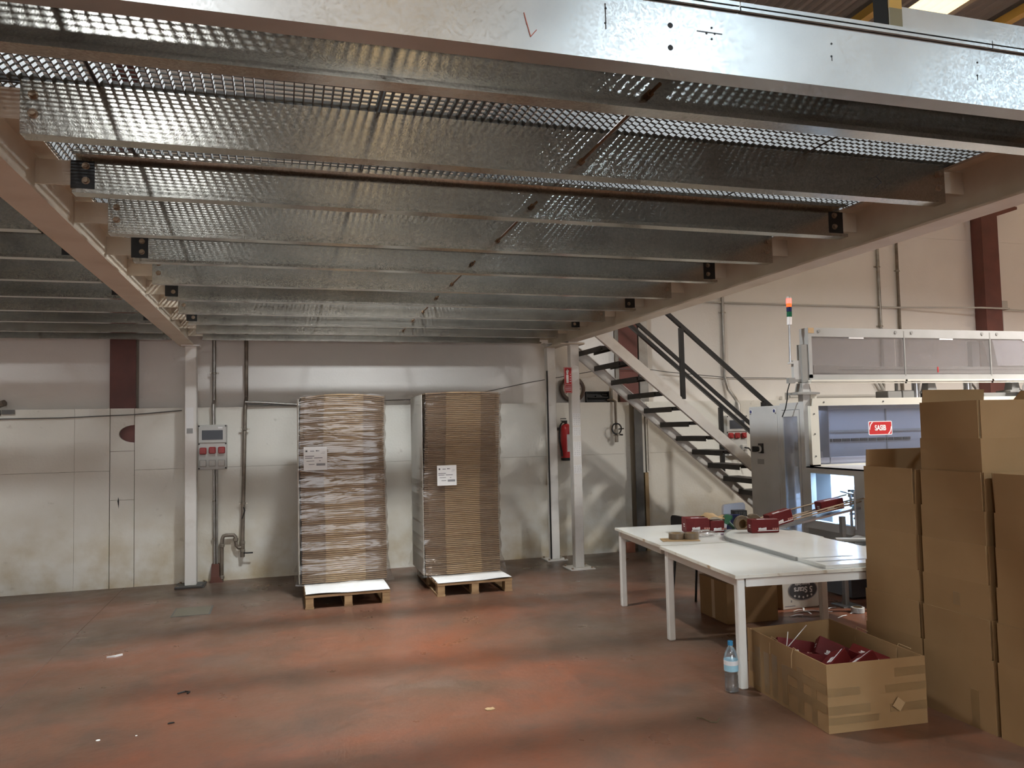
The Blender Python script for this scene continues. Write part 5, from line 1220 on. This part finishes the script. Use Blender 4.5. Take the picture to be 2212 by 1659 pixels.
for k in range(5):
    cx, cz = 0.215 + (k - 2) * 0.044, 0.110 - 0.008 * (2 - abs(k - 2)) 
    star.prism([(cx + (0.014 if i % 2 == 0 else 0.006) * math.sin(i * math.pi / 5 + math.pi), cz + (0.014 if i % 2 == 0 else 0.006) * math.cos(i * math.pi / 5 + math.pi)) for i in range(10)], 'y', -0.004, -0.003)
star.build('stars', M_SIGNW, fsb)
MB().box(0.03, 0.28, -0.001, 0, 0.262, 0.268).box(0.04, 0.24, -0.001, 0, 0.275, 0.280).box(0.02, 0.13, -0.001, 0, 0.022, 0.030).box(0.085, 0.097, -0.001, 0, 0.058, 0.076).build('fine_print', M_INKMID, fsb)
MB().prism([(0.37, 0.003), (0.437, 0.003), (0.437, 0.05)], 'y', -0.001, 0.0).prism([(0.405, 0.10), (0.437, 0.06), (0.437, 0.16)], 'y', -0.001, 0.0).build('corner_print', M_INK, fsb)

# ============================================================ SMALL THINGS ON THE FLOOR
bo = thing('water_bottle', 'clear plastic water bottle with blue cap by the table leg', 'bottle', (2.635, 4.30, 0))
MB().lathe([(0.0, 0.004), (0.030, 0.0), (0.041, 0.006), (0.043, 0.02), (0.042, 0.05), (0.039, 0.06), (0.042, 0.07), (0.040, 0.082), (0.042, 0.095), (0.040, 0.11), (0.0425, 0.125), (0.0425, 0.20), (0.039, 0.225), (0.026, 0.258), (0.015, 0.272), (0.0135, 0.285)], (0, 0, 0.001), 28).build('shell', M_PET, bo, True)
MB().lathe([(0.0, 0.006), (0.038, 0.008), (0.040, 0.05), (0.038, 0.10), (0.0, 0.10)], (0, 0, 0.001), 24).build('water', M_WATER, bo, True)
MB().lathe([(0.0437, 0.128), (0.0437, 0.195)], (0, 0, 0.001), 28).build('label', M_BLUELBL, bo, True)
MB().lathe([(0.0439, 0.165), (0.0440, 0.192)], (0, 0, 0.001), 28).build('label_band', M_SIGNW, bo, True)
MB().lathe([(0.0, 0.306), (0.0155, 0.305), (0.016, 0.302), (0.016, 0.280), (0.0, 0.280)], (0, 0, 0.001), 20).build('cap', M_BLUECAP, bo, True)
scr = [(4.297, 5.90, 10), (4.27, 5.836, -5), (4.17, 5.752, 4), (4.37, 5.92, 55), (4.40, 5.84, -30), (4.486, 5.768, -22), (4.611, 5.865, 12), (4.80, 5.93, 70), (4.68, 5.67, 30), (4.503, 5.585, 20), (4.33, 5.80, 80)]
SCL = ['just before the 5 Stars box', 'long one between box and viewer', 'nearest the viewer at left', 'standing tilted by the box front', 'bent one left of the grey leg', 'long one right of the grey leg', 'upper one right of the grey leg', 'small upright one far right', 'beside the floor tape roll', 'small one nearest the viewer at right', 'short one crossing the long one']
for i, (x, y, a) in enumerate(scr):
    b = MB()
    L_ = 0.05 + 0.03 * ((i * 37) % 5) / 5
    b.rings([[(-L_, -0.007, 0.0005), (-L_, 0.007, 0.0005), (-L_, 0.007, 0.0016), (-L_, -0.007, 0.0016)], [(0, -0.008, 0.007), (0, 0.006, 0.007), (0, 0.006, 0.008), (0, -0.008, 0.008)], [(L_, -0.004, 0.001), (L_, 0.010, 0.001), (L_, 0.010, 0.0022), (L_, -0.004, 0.0022)]])
    q = b.build('paper_scrap', M_PAPER, None, loc=(x, y, 0)); q.rotation_euler = (0, 0, R(a))
    tag(q, 'curled white paper strip on the floor, %s' % SCL[i], 'paper scrap', 'paper scraps under the table')
taperoll('roll of tape lying on the floor near the machine foot', (4.72, 5.66, 0.001), (0, 0, 0), 0.055, 0.045, M_LTGREY)
def litter(label, cat, x, y, pts, th, mt, name):
    o_ = MB((x, y, 0)).prism([(x + a, y + b_) for a, b_ in pts], 'z', 0.0008, th).build(name, mt); tag(o_, label, cat)
litter('pale crumpled scrap on the floor near the middle foreground', 'scrap', 1.15, 4.515, [(-0.03, 0.0), (-0.01, 0.022), (0.006, 0.012), (0.024, 0.02), (0.03, -0.012), (0.002, -0.024), (-0.02, -0.02)], 0.006, M_CARDIN, 'paper_scrap')
litter('white curl of paper on the floor at left', 'scrap', -1.23, 6.53, [(-0.05, -0.012), (0.0, 0.0), (0.05, 0.03), (0.055, 0.015), (0.01, -0.016)], 0.012, M_PAPER, 'paper_scrap')
tag(MB((-0.62, 5.46, 0)).tube([(-0.66, 5.45, 0.006), (-0.62, 5.475, 0.007), (-0.59, 5.46, 0.006), (-0.60, 5.43, 0.006)], 0.005, 6).build('rubber_piece', M_RUB), 'short black curled rubber piece on the floor', 'scrap')
litter('small black crumb on the floor in the left foreground', 'scrap', -0.63, 4.92, [(-0.018, -0.006), (0.018, 0.004), (0.008, 0.014), (-0.012, 0.01)], 0.006, M_RUB, 'floor_crumb')
for (x, y, l) in ((-0.98, 4.79, 'round white fleck on the floor, left foreground, larger'), (-0.79, 4.79, 'tiny white fleck on the floor, left foreground')):
    tag(MB((x, y, 0)).cyl((x, y, 0.0006), (x, y, 0.003), 0.011 if 'larger' in l else 0.006, 10).build('white_fleck', M_PAPER), l, 'scrap')
gs = MB((2.27, 3.9, 0)); pts = [(2.20 + 0.03 * k / 3, 3.96 + 0.02 * math.sin(k), 0.004 + 0.004 * (k % 2)) for k in range(4)] + [(2.25, 3.90, 0.004), (2.28, 3.885, 0.005), (2.31, 3.90, 0.02)]
tag(gs.tube(pts, 0.0022, 5).build('grass_stem', mat('dry_stem', (0.10, 0.08, 0.03), 0.7)), 'thin dry plant stem on the floor in front of the table', 'stem')
mh = thing('floor_hatch', 'small steel hatch set in the floor before the left post', 'hatch', (-0.83, 7.92, 0))
MB(mh.location).box(-1.0, -0.66, 7.73, 8.11, 0.0004, 0.0016).build('frame', M_DKGREY, mh); MB(mh.location).box(-0.985, -0.675, 7.745, 8.095, 0.0016, 0.003).build('lid', mat('hatch_lid', (0.17, 0.15, 0.11), 0.5, 0.2), mh)
